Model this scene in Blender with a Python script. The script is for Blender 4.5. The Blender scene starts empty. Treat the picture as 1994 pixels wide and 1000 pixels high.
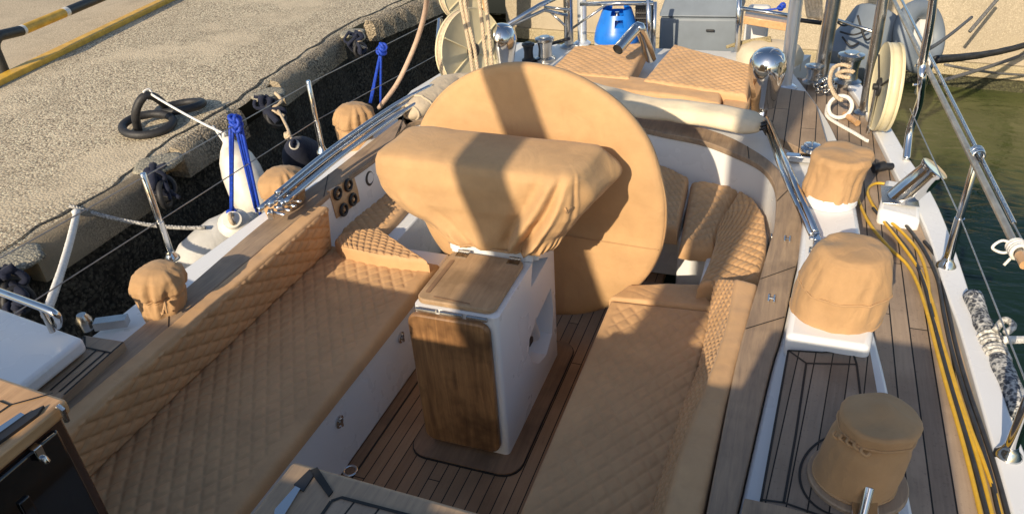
import bpy, bmesh, math, random
from mathutils import Vector, Matrix, noise
random.seed(7)
D = bpy.data
scn = bpy.context.scene
col = scn.collection
PI = math.pi
# ------------------------------------------------------------------ camera
F, CX, CY, H = 1478.0, 997.0, 500.0, 2.6
RIGHT = Vector((.939, .339, -.0593)).normalized()
FWD = Vector((-.3187, .7914, -.5217)).normalized()
RIGHT = (RIGHT - FWD * RIGHT.dot(FWD)).normalized()
DOWN = FWD.cross(RIGHT).normalized()
EYE = Vector((0, 0, H))
cam = D.cameras.new("camera"); co = D.objects.new("camera", cam); col.objects.link(co)
cam.sensor_width = 36; cam.lens = 36 * F / 1994; cam.clip_start = .02; cam.clip_end = 500
M = Matrix((RIGHT, -DOWN, -FWD)).transposed().to_4x4(); M.translation = EYE
co.matrix_world = M; scn.camera = co

def at(px, py, z=None, y=None, x=None):
    """point of the photograph on a known level z (or plane y / x): used to survey real positions"""
    r = RIGHT * (px - CX) + DOWN * (py - CY) + FWD * F
    t = (z - H) / r.z if z is not None else (y / r.y if y is not None else x / r.x)
    return EYE + r * t
def ats(z, *ps): return [at(a, b, z=z) for a, b in ps]

# ------------------------------------------------------------------ materials
MATS = {}
def nmat(name):
    m = D.materials.new(name); m.use_nodes = True
    nt = m.node_tree; b = nt.nodes["Principled BSDF"]
    MATS[name] = m
    return m, nt, b
def N(nt, t, **k):
    n = nt.nodes.new(t)
    for a, v in k.items():
        if a in n.inputs: n.inputs[a].default_value = v
        else: setattr(n, a, v)
    return n
def mix(nt, fac, a, b):
    n = nt.nodes.new("ShaderNodeMix"); n.data_type = 'RGBA'
    for i, v in ((0, fac), (6, a), (7, b)):
        if hasattr(v, 'is_linked') or hasattr(v, 'links'): nt.links.new(v, n.inputs[i])
        else: n.inputs[i].default_value = v if i == 0 else (*v, 1) if len(v) == 3 else v
    return n.outputs[2]
def ramp(nt, src, a, b):
    n = nt.nodes.new("ShaderNodeMapRange"); n.inputs[1].default_value = a; n.inputs[2].default_value = b
    nt.links.new(src, n.inputs[0]); return n.outputs[0]
def coords(nt, scale=(1, 1, 1), rot=0):
    tc = nt.nodes.new("ShaderNodeTexCoord"); mp = nt.nodes.new("ShaderNodeMapping")
    mp.inputs['Scale'].default_value = scale; mp.inputs['Rotation'].default_value = (0, 0, rot)
    nt.links.new(tc.outputs['Object'], mp.inputs[0]); return mp.outputs[0]
def noi(nt, vec, scale, detail=4, rough=.55, dist=0):
    n = nt.nodes.new("ShaderNodeTexNoise"); n.inputs['Scale'].default_value = scale
    n.inputs['Detail'].default_value = detail; n.inputs['Roughness'].default_value = rough
    n.inputs['Distortion'].default_value = dist
    nt.links.new(vec, n.inputs['Vector']); return n.outputs['Fac']
def bump(nt, b, h, strength=.3, dist=.01):
    n = nt.nodes.new("ShaderNodeBump"); n.inputs['Strength'].default_value = strength; n.inputs['Distance'].default_value = dist
    nt.links.new(h, n.inputs['Height'])
    nt.links.new(n.outputs[0], b.inputs['Normal']); return n
def math_(nt, op, a, b=None, c=None):
    n = nt.nodes.new("ShaderNodeMath"); n.operation = op
    for i, v in enumerate((a, b, c)):
        if v is None: continue
        if isinstance(v, (int, float)): n.inputs[i].default_value = v
        else: nt.links.new(v, n.inputs[i])
    return n.outputs[0]

def plain(name, c, rough=.5, metal=0, var=.12, nscale=6, bstr=0, bscale=200, coat=0, spec=None):
    m, nt, b = nmat(name)
    v = coords(nt); f = noi(nt, v, nscale, 5)
    k = tuple(x * (1 - var) for x in c); l = tuple(min(1, x * (1 + var)) for x in c)
    nt.links.new(mix(nt, ramp(nt, f, .3, .7), k, l), b.inputs['Base Color'])
    rr = math_(nt, 'MULTIPLY_ADD', noi(nt, v, nscale * 3, 3), .25 * rough, rough * .87)
    nt.links.new(rr, b.inputs['Roughness'])
    b.inputs['Metallic'].default_value = metal
    if coat: b.inputs['Coat Weight'].default_value = coat
    if spec is not None: b.inputs['Specular IOR Level'].default_value = spec
    if bstr: bump(nt, b, noi(nt, v, bscale, 3), bstr, .004)
    return m

def fabric(name, c, rough=.8, wr=.25, wscale=9, weave=.1):
    m, nt, b = nmat(name)
    v = coords(nt)
    f = noi(nt, v, 5, 6, .6)
    g = noi(nt, v, 60, 3)
    c1 = mix(nt, ramp(nt, f, .3, .72), tuple(x * .84 for x in c), tuple(min(1, x * 1.08) for x in c))
    c2 = mix(nt, ramp(nt, g, .72, .8), c1, tuple(x * .8 for x in c))
    fade = noi(nt, v, 1.7, 5, .65, .8)
    c2 = mix(nt, math_(nt, 'MULTIPLY', ramp(nt, fade, .45, .75), .45), c2, tuple(min(1, x * 1.12 + .03) for x in c))
    drip = noi(nt, coords(nt, (9, 9, 1.6)), 1.0, 5, .6)
    c2 = mix(nt, math_(nt, 'MULTIPLY', ramp(nt, drip, .58, .72), .3), c2, tuple(x * .68 for x in c))
    nt.links.new(c2, b.inputs['Base Color']); b.inputs['Roughness'].default_value = rough
    b.inputs['Specular IOR Level'].default_value = .25
    b.inputs['Sheen Weight'].default_value = .08
    w = noi(nt, v, wscale, 4, .5, 1.2)
    h = math_(nt, 'MULTIPLY_ADD', noi(nt, v, 420, 2), weave, w)
    bump(nt, b, h, wr, .02)
    return m

def planks(name, c1, c2, width, seam=.07, rot=0, caulk=(.012, .011, .01), length=1.7, rough=.65):
    m, nt, b = nmat(name)
    v = coords(nt, rot=rot)
    sp = nt.nodes.new("ShaderNodeSeparateXYZ"); nt.links.new(v, sp.inputs[0])
    u = math_(nt, 'DIVIDE', sp.outputs[0], width)
    fr = math_(nt, 'FRACT', u); idx = math_(nt, 'FLOOR', u)
    wn = nt.nodes.new("ShaderNodeTexWhiteNoise"); wn.noise_dimensions = '1D'; nt.links.new(idx, wn.inputs['W'])
    r1 = wn.outputs['Value']
    ly = math_(nt, 'ADD', math_(nt, 'DIVIDE', sp.outputs[1], length), math_(nt, 'MULTIPLY', r1, 7.3))
    fy = math_(nt, 'FRACT', ly)
    wn2 = nt.nodes.new("ShaderNodeTexWhiteNoise"); wn2.noise_dimensions = '2D'
    cb = nt.nodes.new("ShaderNodeCombineXYZ"); nt.links.new(idx, cb.inputs[0]); nt.links.new(math_(nt, 'FLOOR', ly), cb.inputs[1])
    nt.links.new(cb.outputs[0], wn2.inputs['Vector'])
    st = nt.nodes.new("ShaderNodeMapping"); st.inputs['Scale'].default_value = (60, 3, 20); nt.links.new(v, st.inputs[0])
    gr = noi(nt, st.outputs[0], 1.6, 5, .6)
    big = noi(nt, v, 2.2, 4)
    k = math_(nt, 'ADD', math_(nt, 'MULTIPLY', wn2.outputs['Value'], .45), math_(nt, 'MULTIPLY', gr, .55))
    base = mix(nt, ramp(nt, k, .15, .85), c1, c2)
    base = mix(nt, ramp(nt, big, .45, .75), base, tuple(x * .72 for x in c1))
    fine = noi(nt, v, 90, 3); base = mix(nt, math_(nt, 'MULTIPLY', ramp(nt, fine, .6, .75), .35), base, (.05, .04, .035))
    s1 = math_(nt, 'LESS_THAN', fr, seam); s2 = math_(nt, 'LESS_THAN', fy, seam * width / length)
    s = math_(nt, 'MAXIMUM', s1, s2)
    nt.links.new(mix(nt, s, base, caulk), b.inputs['Base Color']); b.inputs['Roughness'].default_value = rough
    b.inputs['Specular IOR Level'].default_value = .3
    bump(nt, b, math_(nt, 'SUBTRACT', math_(nt, 'MULTIPLY', gr, .4), s), .35, .003)
    return m

def wood(name, c1, c2, axis=(3, 40, 40), rough=.55, coat=0, stain=.5):
    m, nt, b = nmat(name)
    v = coords(nt, axis); gr = noi(nt, v, 1.3, 6, .6, .6)
    w = coords(nt); big = noi(nt, w, 5, 4); fine = noi(nt, v, 9, 3)
    base = mix(nt, ramp(nt, gr, .25, .75), c1, c2)
    base = mix(nt, math_(nt, 'MULTIPLY', ramp(nt, big, .48, .72), stain), base, tuple(x * .45 for x in c1))
    base = mix(nt, math_(nt, 'MULTIPLY', ramp(nt, fine, .6, .7), .25), base, tuple(x * .5 for x in c1))
    nt.links.new(base, b.inputs['Base Color']); b.inputs['Roughness'].default_value = rough
    if coat: b.inputs['Coat Weight'].default_value = coat; b.inputs['Coat Roughness'].default_value = .15
    bump(nt, b, gr, .15, .003)
    return m

def aggregate(name, c1, c2, dark, scale=38, bs=.8, patch=.5):
    m, nt, b = nmat(name)
    v = coords(nt)
    vo = nt.nodes.new("ShaderNodeTexVoronoi"); vo.inputs['Scale'].default_value = scale; nt.links.new(v, vo.inputs['Vector'])
    vo2 = nt.nodes.new("ShaderNodeTexVoronoi"); vo2.inputs['Scale'].default_value = scale * 2.3; nt.links.new(v, vo2.inputs['Vector'])
    hsv = nt.nodes.new("ShaderNodeSeparateColor"); nt.links.new(vo.outputs['Color'], hsv.inputs[0])
    base = mix(nt, hsv.outputs[0], c1, c2)
    base = mix(nt, ramp(nt, vo.outputs['Distance'], .42, .75), base, dark)
    s2 = nt.nodes.new("ShaderNodeSeparateColor"); nt.links.new(vo2.outputs['Color'], s2.inputs[0])
    base = mix(nt, math_(nt, 'MULTIPLY', math_(nt, 'GREATER_THAN', s2.outputs[1], .86), .7), base, dark)
    base = mix(nt, math_(nt, 'MULTIPLY', math_(nt, 'GREATER_THAN', s2.outputs[2], .9), .6), base, tuple(min(1, x * 1.5) for x in c2))
    big = noi(nt, v, .9, 5, .6)
    flat = tuple((p + q) / 2 for p, q in zip(c1, c2))
    pk = math_(nt, 'MULTIPLY', ramp(nt, big, .5, .62), patch)
    base = mix(nt, pk, base, flat)
    b2 = noi(nt, v, 2.3, 6, .65, .5); base = mix(nt, math_(nt, 'MULTIPLY', ramp(nt, b2, .5, .7), .45), base, tuple(x * .55 for x in c1))
    b3 = noi(nt, v, .5, 5, .6, 1.0); base = mix(nt, math_(nt, 'MULTIPLY', ramp(nt, b3, .5, .68), .35), base, tuple(x * .62 for x in flat))
    nt.links.new(base, b.inputs['Base Color']); b.inputs['Roughness'].default_value = .9
    h = math_(nt, 'SUBTRACT', 1.0, vo.outputs['Distance'])
    h = math_(nt, 'ADD', h, math_(nt, 'MULTIPLY', noi(nt, v, 120, 3), .6))
    bump(nt, b, h, bs, .012)
    return m

canvas = fabric("tan_canvas", (.51, .315, .153), .85, .3, 7, .08)
canvas2 = fabric("tan_canvas_wrinkled", (.45, .275, .135), .85, .35, 11, .08)
leather = fabric("tan_upholstery", (.54, .33, .165), .6, .1, 16, .05)
creamcloth = fabric("cream_canvas", (.68, .58, .42), .85, .35, 8, .06)
greycloth = fabric("weathered_canvas", (.52, .43, .31), .9, .45, 12, .1)
gel = plain("white_gelcoat", (.75, .755, .755), .28, 0, .022, 1.3)
gel2 = plain("white_gelcoat_worn", (.66, .65, .62), .35, 0, .08, 4, .03, 60)
steel = plain("polished_steel", (.62, .62, .62), .1, 1, .05, 5, .02, 30)
steel2 = plain("worn_steel", (.5, .49, .47), .25, 1, .15, 12, .05, 60)
teakdeck = planks("teak_deck", (.23, .17, .125), (.46, .35, .255), .068, .08)
teakdeck2 = planks("teak_deck_aft", (.28, .20, .135), (.46, .34, .23), .085, .07)
teakpanel = planks("teak_panel", (.20, .15, .11), (.37, .285, .21), .058, .075, math.radians(5))
teaksole = planks("teak_sole", (.24, .135, .072), (.42, .255, .142), .056, .085)
teakcap = wood("teak_cap_rail", (.23, .165, .115), (.42, .30, .19), (40, 3, 40), .6)
teaktrim = wood("teak_trim", (.18, .105, .06), (.30, .18, .10), (40, 3, 40), .55)
teakdoor = wood("teak_door", (.15, .07, .028), (.43, .225, .088), (34, 26, 3), .5, .05, 1.0)
teaklid = wood("teak_lid", (.30, .19, .10), (.48, .32, .18), (30, 3, 40), .6, 0, .6)
teakvarn = wood("varnished_teak", (.42, .24, .11), (.62, .38, .19), (40, 4, 40), .4, .25, .3)
mahog = wood("dark_mahogany", (.05, .022, .012), (.11, .045, .022), (40, 40, 3), .25, .6, .3)
caulk = plain("black_caulk", (.012, .011, .01), .7)
blackgloss = plain("black_gloss", (.006, .006, .007), .06, 0, .2, 3, 0, 30, .5)
blackplas = plain("black_plastic", (.018, .018, .02), .45, 0, .2, 8)
blackrub = plain("black_rubber", (.02, .02, .022), .6, 0, .4, 14, .4, 60)
quayc = aggregate("quay_concrete", (.42, .345, .235), (.76, .645, .46), (.13, .10, .07), 55, .45, .8)
quaysm = aggregate("quay_paving", (.46, .375, .26), (.55, .455, .32), (.33, .27, .18), 70, .25)
quayedge = aggregate("quay_edge_concrete", (.26, .215, .15), (.46, .385, .275), (.06, .05, .035), 55, .8, .6)
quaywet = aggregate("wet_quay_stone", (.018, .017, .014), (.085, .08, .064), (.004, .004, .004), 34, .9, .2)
mortar = aggregate("mortar_patch", (.27, .25, .19), (.40, .37, .28), (.14, .13, .11), 60, .6, .6)
blocksm = aggregate("smooth_block_concrete", (.24, .195, .13), (.30, .245, .165), (.16, .13, .09), 90, .2, .9)
wallc = aggregate("harbour_wall", (.40, .34, .245), (.46, .39, .285), (.34, .285, .2), 60, .2, .95)
wallb = aggregate("wall_footing", (.40, .335, .21), (.50, .42, .27), (.22, .18, .1), 70, .5, .6)
yellow = plain("yellow_paint", (.62, .36, .04), .5, 0, .2, 10, .2, 80)
blackp = plain("black_paint", (.02, .02, .02), .5, 0, .3, 20)
whitep = plain("white_paint", (.7, .68, .62), .5, 0, .12, 20)
bluer = plain("blue_rope_fibre", (.008, .05, .42), .6, 0, .3, 60, .5, 300)
beiger = plain("beige_rope_fibre", (.52, .41, .28), .8, 0, .25, 60, .6, 300)
whiter = plain("white_rope_fibre", (.72, .70, .66), .8, 0, .15, 60, .6, 300)
greyr = plain("grey_rope_fibre", (.12, .12, .12), .8, 0, .6, 90, .6, 300)
fendw = plain("white_fender_vinyl", (.62, .59, .52), .45, 0, .22, 9, .05, 20)
fendg = fabric("grey_fender_cover", (.52, .51, .48), .85, .3, 10, .1)
navy = fabric("navy_fabric", (.012, .016, .035), .9, .3, 12, .1)
hosey = plain("yellow_hose", (.62, .37, .03), .4, 0, .1, 30)
hoseb = plain("dark_hose", (.03, .03, .032), .45, 0, .3, 30)
gasb = plain("blue_gas_paint", (.01, .16, .62), .35, 0, .15, 12, .05, 50)
dingy = plain("grey_dinghy_fabric", (.16, .19, .225), .55, 0, .1, 5, .05, 40)
dingl = plain("pale_dinghy_fabric", (.58, .57, .54), .5, 0, .1, 5, .05, 40)
reelm = plain("cream_plastic", (.62, .55, .36), .45, 0, .12, 7)
wire = plain("steel_wire", (.35, .34, .32), .4, .8, .15, 40)
speck = aggregate("speckled_cover", (.02, .022, .03), (.10, .11, .13), (.6, .6, .58), 60, .4, .2)
alum = plain("satin_aluminium", (.72, .77, .82), .22, .55, .05, 5)
weed = aggregate("weedy_wet_band", (.05, .05, .022), (.10, .095, .045), (.015, .015, .008), 40, .6, .3)
roofm = plain("white_roof", (.75, .75, .74), .4)

def water_mat():
    m, nt, b = nmat("harbour_water")
    v = coords(nt, (1, 1, 1))
    f = noi(nt, v, .35, 3)
    dark_refl = mix(nt, ramp(nt, f, .35, .65), (.006, .018, .012), (.010, .026, .017))
    sp = nt.nodes.new("ShaderNodeSeparateXYZ"); nt.links.new(v, sp.inputs[0])
    k = math_(nt, 'ADD', sp.outputs[1], math_(nt, 'MULTIPLY', noi(nt, v, 1.2, 4, .6, .5), 3.5))
    wn = math_(nt, 'ADD', math_(nt, 'MULTIPLY', noi(nt, v, 6, 3), .6), noi(nt, coords(nt, (1, 2.2, 1)), 2.2, 4, .5, 1.5))
    # dark tone painted near the yacht stands in for reflections; olive beyond
    olive_far = mix(nt, ramp(nt, noi(nt, v, 1.5, 4), .35, .65), (.055, .068, .022), (.095, .105, .038))
    base = mix(nt, ramp(nt, k, 17.3, 18.0), dark_refl, olive_far)
    nt.links.new(base, b.inputs['Base Color'])
    b.inputs['Roughness'].default_value = .06; b.inputs['IOR'].default_value = 1.33; b.inputs['Specular IOR Level'].default_value = .2
    bump(nt, b, wn, .2, .06)
    return m
water = water_mat()

# ------------------------------------------------------------------ mesh helpers
class MB:
    def __init__(s): s.v, s.f = [], []
    def add(s, vs, fs):
        o = len(s.v); s.v += [Vector(p) for p in vs]; s.f += [tuple(i + o for i in f) for f in fs]; return s
    def box(s, c, d, rz=0, rx=0, ry=0):
        R = Matrix.Rotation(rz, 3, 'Z') @ Matrix.Rotation(ry, 3, 'Y') @ Matrix.Rotation(rx, 3, 'X'); c = Vector(c)
        vs = [c + R @ Vector((d[0] / 2 * i, d[1] / 2 * j, d[2] / 2 * k)) for i in (-1, 1) for j in (-1, 1) for k in (-1, 1)]
        return s.add(vs, [(0, 1, 3, 2), (4, 6, 7, 5), (0, 4, 5, 1), (2, 3, 7, 6), (0, 2, 6, 4), (1, 5, 7, 3)])
    def tube(s, pts, r, seg=8, closed=False, cap=True):
        pts = [Vector(p) for p in pts]; n = len(pts); vs = []
        rr = r if isinstance(r, (list, tuple)) else [r] * n
        T = []
        for i in range(n):
            a = pts[(i - 1) % n] if (closed or i > 0) else pts[i]; b = pts[(i + 1) % n] if (closed or i < n - 1) else pts[i]
            t = (b - a); T.append(t.normalized() if t.length > 1e-9 else Vector((0, 0, 1)))
        u = T[0].orthogonal().normalized()
        for i in range(n):
            u = (u - T[i] * u.dot(T[i])); u = u.normalized() if u.length > 1e-6 else T[i].orthogonal().normalized()
            w = T[i].cross(u)
            for k in range(seg):
                a = 2 * PI * k / seg; vs.append(pts[i] + (u * math.cos(a) + w * math.sin(a)) * rr[i])
        fs = []
        for i in range(n if closed else n - 1):
            j = (i + 1) % n
            for k in range(seg):
                l = (k + 1) % seg; fs.append((i * seg + k, i * seg + l, j * seg + l, j * seg + k))
        if cap and not closed:
            fs += [tuple(range(seg - 1, -1, -1)), tuple((n - 1) * seg + k for k in range(seg))]
        return s.add(vs, fs)
    def lathe(s, prof, c=(0, 0, 0), seg=32, M=None, wob=None):
        c = Vector(c); vs = []; M = M or Matrix.Identity(3)
        for (r, z) in prof:
            for k in range(seg):
                a = 2 * PI * k / seg; q = r
                if wob: q = r * (1 + wob(a, z))
                vs.append(c + M @ Vector((q * math.cos(a), q * math.sin(a), z)))
        fs = [(i * seg + k, i * seg + (k + 1) % seg, (i + 1) * seg + (k + 1) % seg, (i + 1) * seg + k) for i in range(len(prof) - 1) for k in range(seg)]
        fs += [tuple(range(seg - 1, -1, -1)), tuple((len(prof) - 1) * seg + k for k in range(seg))]
        return s.add(vs, fs)
    def prism(s, poly, z0, z1):
        n = len(poly); vs = [(p[0], p[1], z0) for p in poly] + [(p[0], p[1], z1) for p in poly]
        return s.add(vs, [tuple(range(n - 1, -1, -1)), tuple(range(n, 2 * n))] + [(i, (i + 1) % n, n + (i + 1) % n, n + i) for i in range(n)])
    def hull2(s, A, B):
        """closed solid between two matching 3-D outlines"""
        n = len(A)
        return s.add(list(A) + list(B), [tuple(range(n - 1, -1, -1)), tuple(range(n, 2 * n))] + [(i, (i + 1) % n, n + (i + 1) % n, n + i) for i in range(n)])
    def strip(s, A, B, z0):
        """solid band between two plan curves: top follows them, bottom at z0 (number) """
        n = len(A); A = [Vector(p) for p in A]; B = [Vector(p) for p in B]
        A2 = [Vector((p.x, p.y, z0)) for p in A]; B2 = [Vector((p.x, p.y, z0)) for p in B]
        vs = A + B + A2 + B2; fs = []
        for i in range(n - 1):
            fs += [(i, i + 1, n + i + 1, n + i), (2 * n + i, 3 * n + i, 3 * n + i + 1, 2 * n + i + 1), (i, 2 * n + i, 2 * n + i + 1, i + 1), (n + i, n + i + 1, 3 * n + i + 1, 3 * n + i)]
        fs += [(0, n, 3 * n, 2 * n), (n - 1, 3 * n - 1, 4 * n - 1, 2 * n - 1)]
        return s.add(vs, fs)
    def build(s, name, mat, parent=None, bevel=0, seg=2, smooth=True, angle=40, sub=0):
        me = D.meshes.new(name)
        org = wloc(parent) if parent else None
        if org is None:
            xs = [p.x for p in s.v]; ys = [p.y for p in s.v]; zs = [p.z for p in s.v]
            org = Vector(((min(xs) + max(xs)) / 2, (min(ys) + max(ys)) / 2, min(zs)))
        me.from_pydata([tuple(p - org) for p in s.v], [], s.f)
        bm = bmesh.new(); bm.from_mesh(me)
        bmesh.ops.recalc_face_normals(bm, faces=bm.faces); bm.to_mesh(me); bm.free()
        if smooth:
            me.shade_smooth() if hasattr(me, 'shade_smooth') else [setattr(p, 'use_smooth', True) for p in me.polygons]
            if angle < 180: me.set_sharp_from_angle(angle=math.radians(angle))
        me.materials.append(mat)
        o = D.objects.new(name, me); col.objects.link(o)
        if parent: o.parent = parent
        else: o.location = org
        if bevel:
            b = o.modifiers.new("bevel", 'BEVEL'); b.width = bevel; b.segments = seg; b.limit_method = 'ANGLE'; b.angle_limit = math.radians(35); b.harden_normals = False
        if sub:
            b = o.modifiers.new("sub", 'SUBSURF'); b.levels = sub; b.render_levels = sub
        return o
def wloc(o):
    p = Vector(o.location)
    while o.parent: o = o.parent; p = p + Vector(o.location)
    return p
def thing(name, label, cat, loc, group=None):
    o = D.objects.new(name, None); col.objects.link(o); o.location = loc; o.empty_display_size = .1
    return tag(o, label, cat, group)
def tag(o, label=None, cat=None, group=None, kind=None):
    if label: o["label"] = label
    if cat: o["category"] = cat
    if group: o["group"] = group
    if kind: o["kind"] = kind
    return o
def dup(root, delta, label=None):
    c = root.copy(); col.objects.link(c); c.location = Vector(root.location) + Vector(delta)
    if label: c["label"] = label
    for ch in list(root.children):
        k = ch.copy(); col.objects.link(k); k.parent = c
        for g in list(ch.children):
            q = g.copy(); col.objects.link(q); q.parent = k
    return c
def catmull(pts, n=10, closed=False):
    pts = [Vector(p) for p in pts]; out = []; L = len(pts)
    for i in range(L if closed else L - 1):
        if closed: p0, p1, p2, p3 = (pts[(i + k - 1) % L] for k in range(4))
        else: p0, p1, p2, p3 = pts[max(i - 1, 0)], pts[i], pts[i + 1], pts[min(i + 2, L - 1)]
        for k in range(n):
            t = k / n
            out.append(.5 * ((2 * p1) + (p2 - p0) * t + (2 * p0 - 5 * p1 + 4 * p2 - p3) * t * t + (3 * p1 - p0 - 3 * p2 + p3) * t ** 3))
    if not closed: out.append(pts[-1])
    return out
def resample(pts, n):
    pts = [Vector(p) for p in pts]; d = [0]
    for a, b in zip(pts, pts[1:]): d.append(d[-1] + (b - a).length)
    out = []; j = 0
    for i in range(n):
        s = d[-1] * i / (n - 1)
        while j < len(pts) - 2 and d[j + 1] < s: j += 1
        t = (s - d[j]) / max(1e-9, d[j + 1] - d[j]); out.append(pts[j].lerp(pts[j + 1], min(1, max(0, t))))
    return out
def sag(a, b, k, n=16):
    a, b = Vector(a), Vector(b)
    return [a.lerp(b, i / n) - Vector((0, 0, k * 4 * (i / n) * (1 - i / n))) for i in range(n + 1)]
def rope(mb, pts, r, pitch=.05, strands=3, seg=6):
    pts = [Vector(p) for p in pts]; L = sum((b - a).length for a, b in zip(pts, pts[1:]))
    n = min(260, max(8, int(L / pitch * 6))); P = resample(pts, n)
    for s in range(strands):
        out = []; u = None
        for i in range(n):
            t = (P[min(i + 1, n - 1)] - P[max(i - 1, 0)]).normalized()
            u = t.orthogonal().normalized() if u is None else (u - t * u.dot(t)).normalized()
            w = t.cross(u); a = 2 * PI * (s / strands + i / (n - 1) * L / pitch)
            out.append(P[i] + (u * math.cos(a) + w * math.sin(a)) * r * .5)
        mb.tube(out, r * .56, seg)
    return mb
def torus(mb, c, R, r, n=Vector((0, 0, 1)), seg=32, ms=10, a0=0, a1=2 * PI, sq=1):
    n = Vector(n).normalized(); u = n.orthogonal().normalized(); w = n.cross(u); c = Vector(c)
    full = abs(a1 - a0 - 2 * PI) < 1e-4
    k = seg if full else seg + 1
    pts = [c + (u * math.cos(a0 + (a1 - a0) * i / seg) + w * math.sin(a0 + (a1 - a0) * i / seg) * sq) * R for i in range(k)]
    return mb.tube(pts, r, ms, closed=full)
def rrect(x0, x1, y0, y1, r, n=5):
    out = []
    for cx, cy, a in ((x1 - r, y1 - r, 0), (x0 + r, y1 - r, PI / 2), (x0 + r, y0 + r, PI), (x1 - r, y0 + r, 1.5 * PI)):
        out += [(cx + r * math.cos(a + PI / 2 * i / n), cy + r * math.sin(a + PI / 2 * i / n)) for i in range(n + 1)]
    return out

def pad(A, B, thick, r=.03, q=.075, amp=.008, margins=(0, 0, 0, 0), step=.0068, up=Vector((0, 0, 1)), skew=1.0, wr=.004, ends_round=True):
    """upholstered pad between the curves A and B: rounded edges, diamond quilting kept out of the margins (a,b,start,end)"""
    A = [Vector(p) for p in A]; B = [Vector(p) for p in B]
    LA = sum((b - a).length for a, b in zip(A, A[1:])); LB = sum((b - a).length for a, b in zip(B, B[1:])); L = max(LA, LB)
    W = sum((a - b).length for a, b in zip(resample(A, 9), resample(B, 9))) / 9
    n = max(6, int(L / step)); m = max(6, int(W / step)); A = resample(A, n); B = resample(B, n)
    G = [[A[i].lerp(B[i], j / (m - 1)) for j in range(m)] for i in range(n)]
    mb = MB(); top = []; base = []
    for i in range(n):
        for j in range(m):
            p = G[i][j]
            du = G[min(i + 1, n - 1)][j] - G[max(i - 1, 0)][j]; dv = G[i][min(j + 1, m - 1)] - G[i][max(j - 1, 0)]
            nn = du.cross(dv); nn = nn.normalized() if nn.length > 1e-9 else up.copy()
            if nn.dot(up) < 0: nn = -nn
            w = (A[i] - B[i]).length
            u = L * i / (n - 1); v = w * j / (m - 1)
            e = min(v, w - v)
            if ends_round: e = min(e, u, L - u)
            h = 0 if e >= r else -r + math.sqrt(max(0, 2 * r * e - e * e))
            f = min((v - margins[0]) / .015, (w - v - margins[1]) / .015, (u - margins[2]) / .015, (L - u - margins[3]) / .015)
            f = max(0, min(1, f))
            a = (u * skew + v) / q * PI / 1.0; b = (u * skew - v) / q * PI
            sa, sb = abs(math.sin(a)), abs(math.sin(b))
            qq = (1 - math.exp(-(sa / .3) ** 2)) * (1 - math.exp(-(sb / .3) ** 2)) * (.8 + .2 * sa * sb)
            wz = wr * noise.noise(p * 7) + wr * .6 * noise.noise(p * 19)
            top.append(p + nn * (h + amp * f * (qq - .85) + wz * (1 if e > .002 else .3))); base.append(p - nn * thick)
    ring = [(i, 0) for i in range(n)] + [(n - 1, j) for j in range(1, m)] + [(i, m - 1) for i in range(n - 2, -1, -1)] + [(0, j) for j in range(m - 2, 0, -1)]
    fs = [(i * m + j, (i + 1) * m + j, (i + 1) * m + j + 1, i * m + j + 1) for i in range(n - 1) for j in range(m - 1)]
    o = len(top); R = [base[i * m + j] for i, j in ring]; idx = [i * m + j for i, j in ring]; K = len(ring)
    fs += [(idx[k], idx[(k + 1) % K], o + (k + 1) % K, o + k) for k in range(K)]
    fs.append(tuple(o + k for k in range(K)))
    mb.add(top + R, fs); return mb

def plate(mb, pts, th):
    """flat or gently sloping slab: outline pts (3-D), thickness straight down"""
    pts = [Vector(p) for p in pts]
    return mb.hull2([p - Vector((0, 0, th)) for p in pts], pts)
def line_on(mb, pts, w=.006, h=.003):
    """flat ribbon lying on a surface (caulking line)"""
    pts = [Vector(p) for p in pts]
    L = []; Rr = []
    for i, p in enumerate(pts):
        t = pts[min(i + 1, len(pts) - 1)] - pts[max(i - 1, 0)]; t.z = 0; t.normalize(); s = Vector((-t.y, t.x, 0)) * w / 2
        L.append(p + s + Vector((0, 0, h))); Rr.append(p - s + Vector((0, 0, h)))
    n = len(pts)
    return mb.add(L + Rr, [(i, i + 1, n + i + 1, n + i) for i in range(n - 1)])
# ================================================================== LIGHT
S = Vector((.33, 2.0, -1.0)).normalized()          # direction the sunlight travels
sun = D.lights.new("sun", 'SUN'); so = D.objects.new("sun", sun); col.objects.link(so)
sun.energy = 5.0; sun.angle = math.radians(.53); sun.color = (1, .83, .60)
so.rotation_euler = S.to_track_quat('-Z', 'Y').to_euler(); so.location = (-3, -8, 9)
w = D.worlds.new("World"); scn.world = w; w.use_nodes = True
nt = w.node_tree; bg = nt.nodes["Background"]
sky = nt.nodes.new("ShaderNodeTexSky"); sky.sky_type = 'NISHITA'; sky.sun_disc = False
sky.sun_elevation = math.asin(-S.z); sky.sun_rotation = math.atan2(-S.x, -S.y)
nt.links.new(sky.outputs[0], bg.inputs[0]); bg.inputs[1].default_value = .135
scn.view_settings.view_transform = 'Standard'; scn.view_settings.look = 'None'; scn.view_settings.exposure = .25; scn.view_settings.gamma = 1
#BUILD
# ================================================================== SETTING
ZQ, ZW = .5, -.8
# ---- water
mb = MB(); mb.add([(-6, -30, ZW), (80, -30, ZW), (80, 13, ZW), (-6, 13, ZW)], [(0, 1, 2, 3)])
tag(mb.build("water", water, smooth=False), kind='structure')
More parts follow.
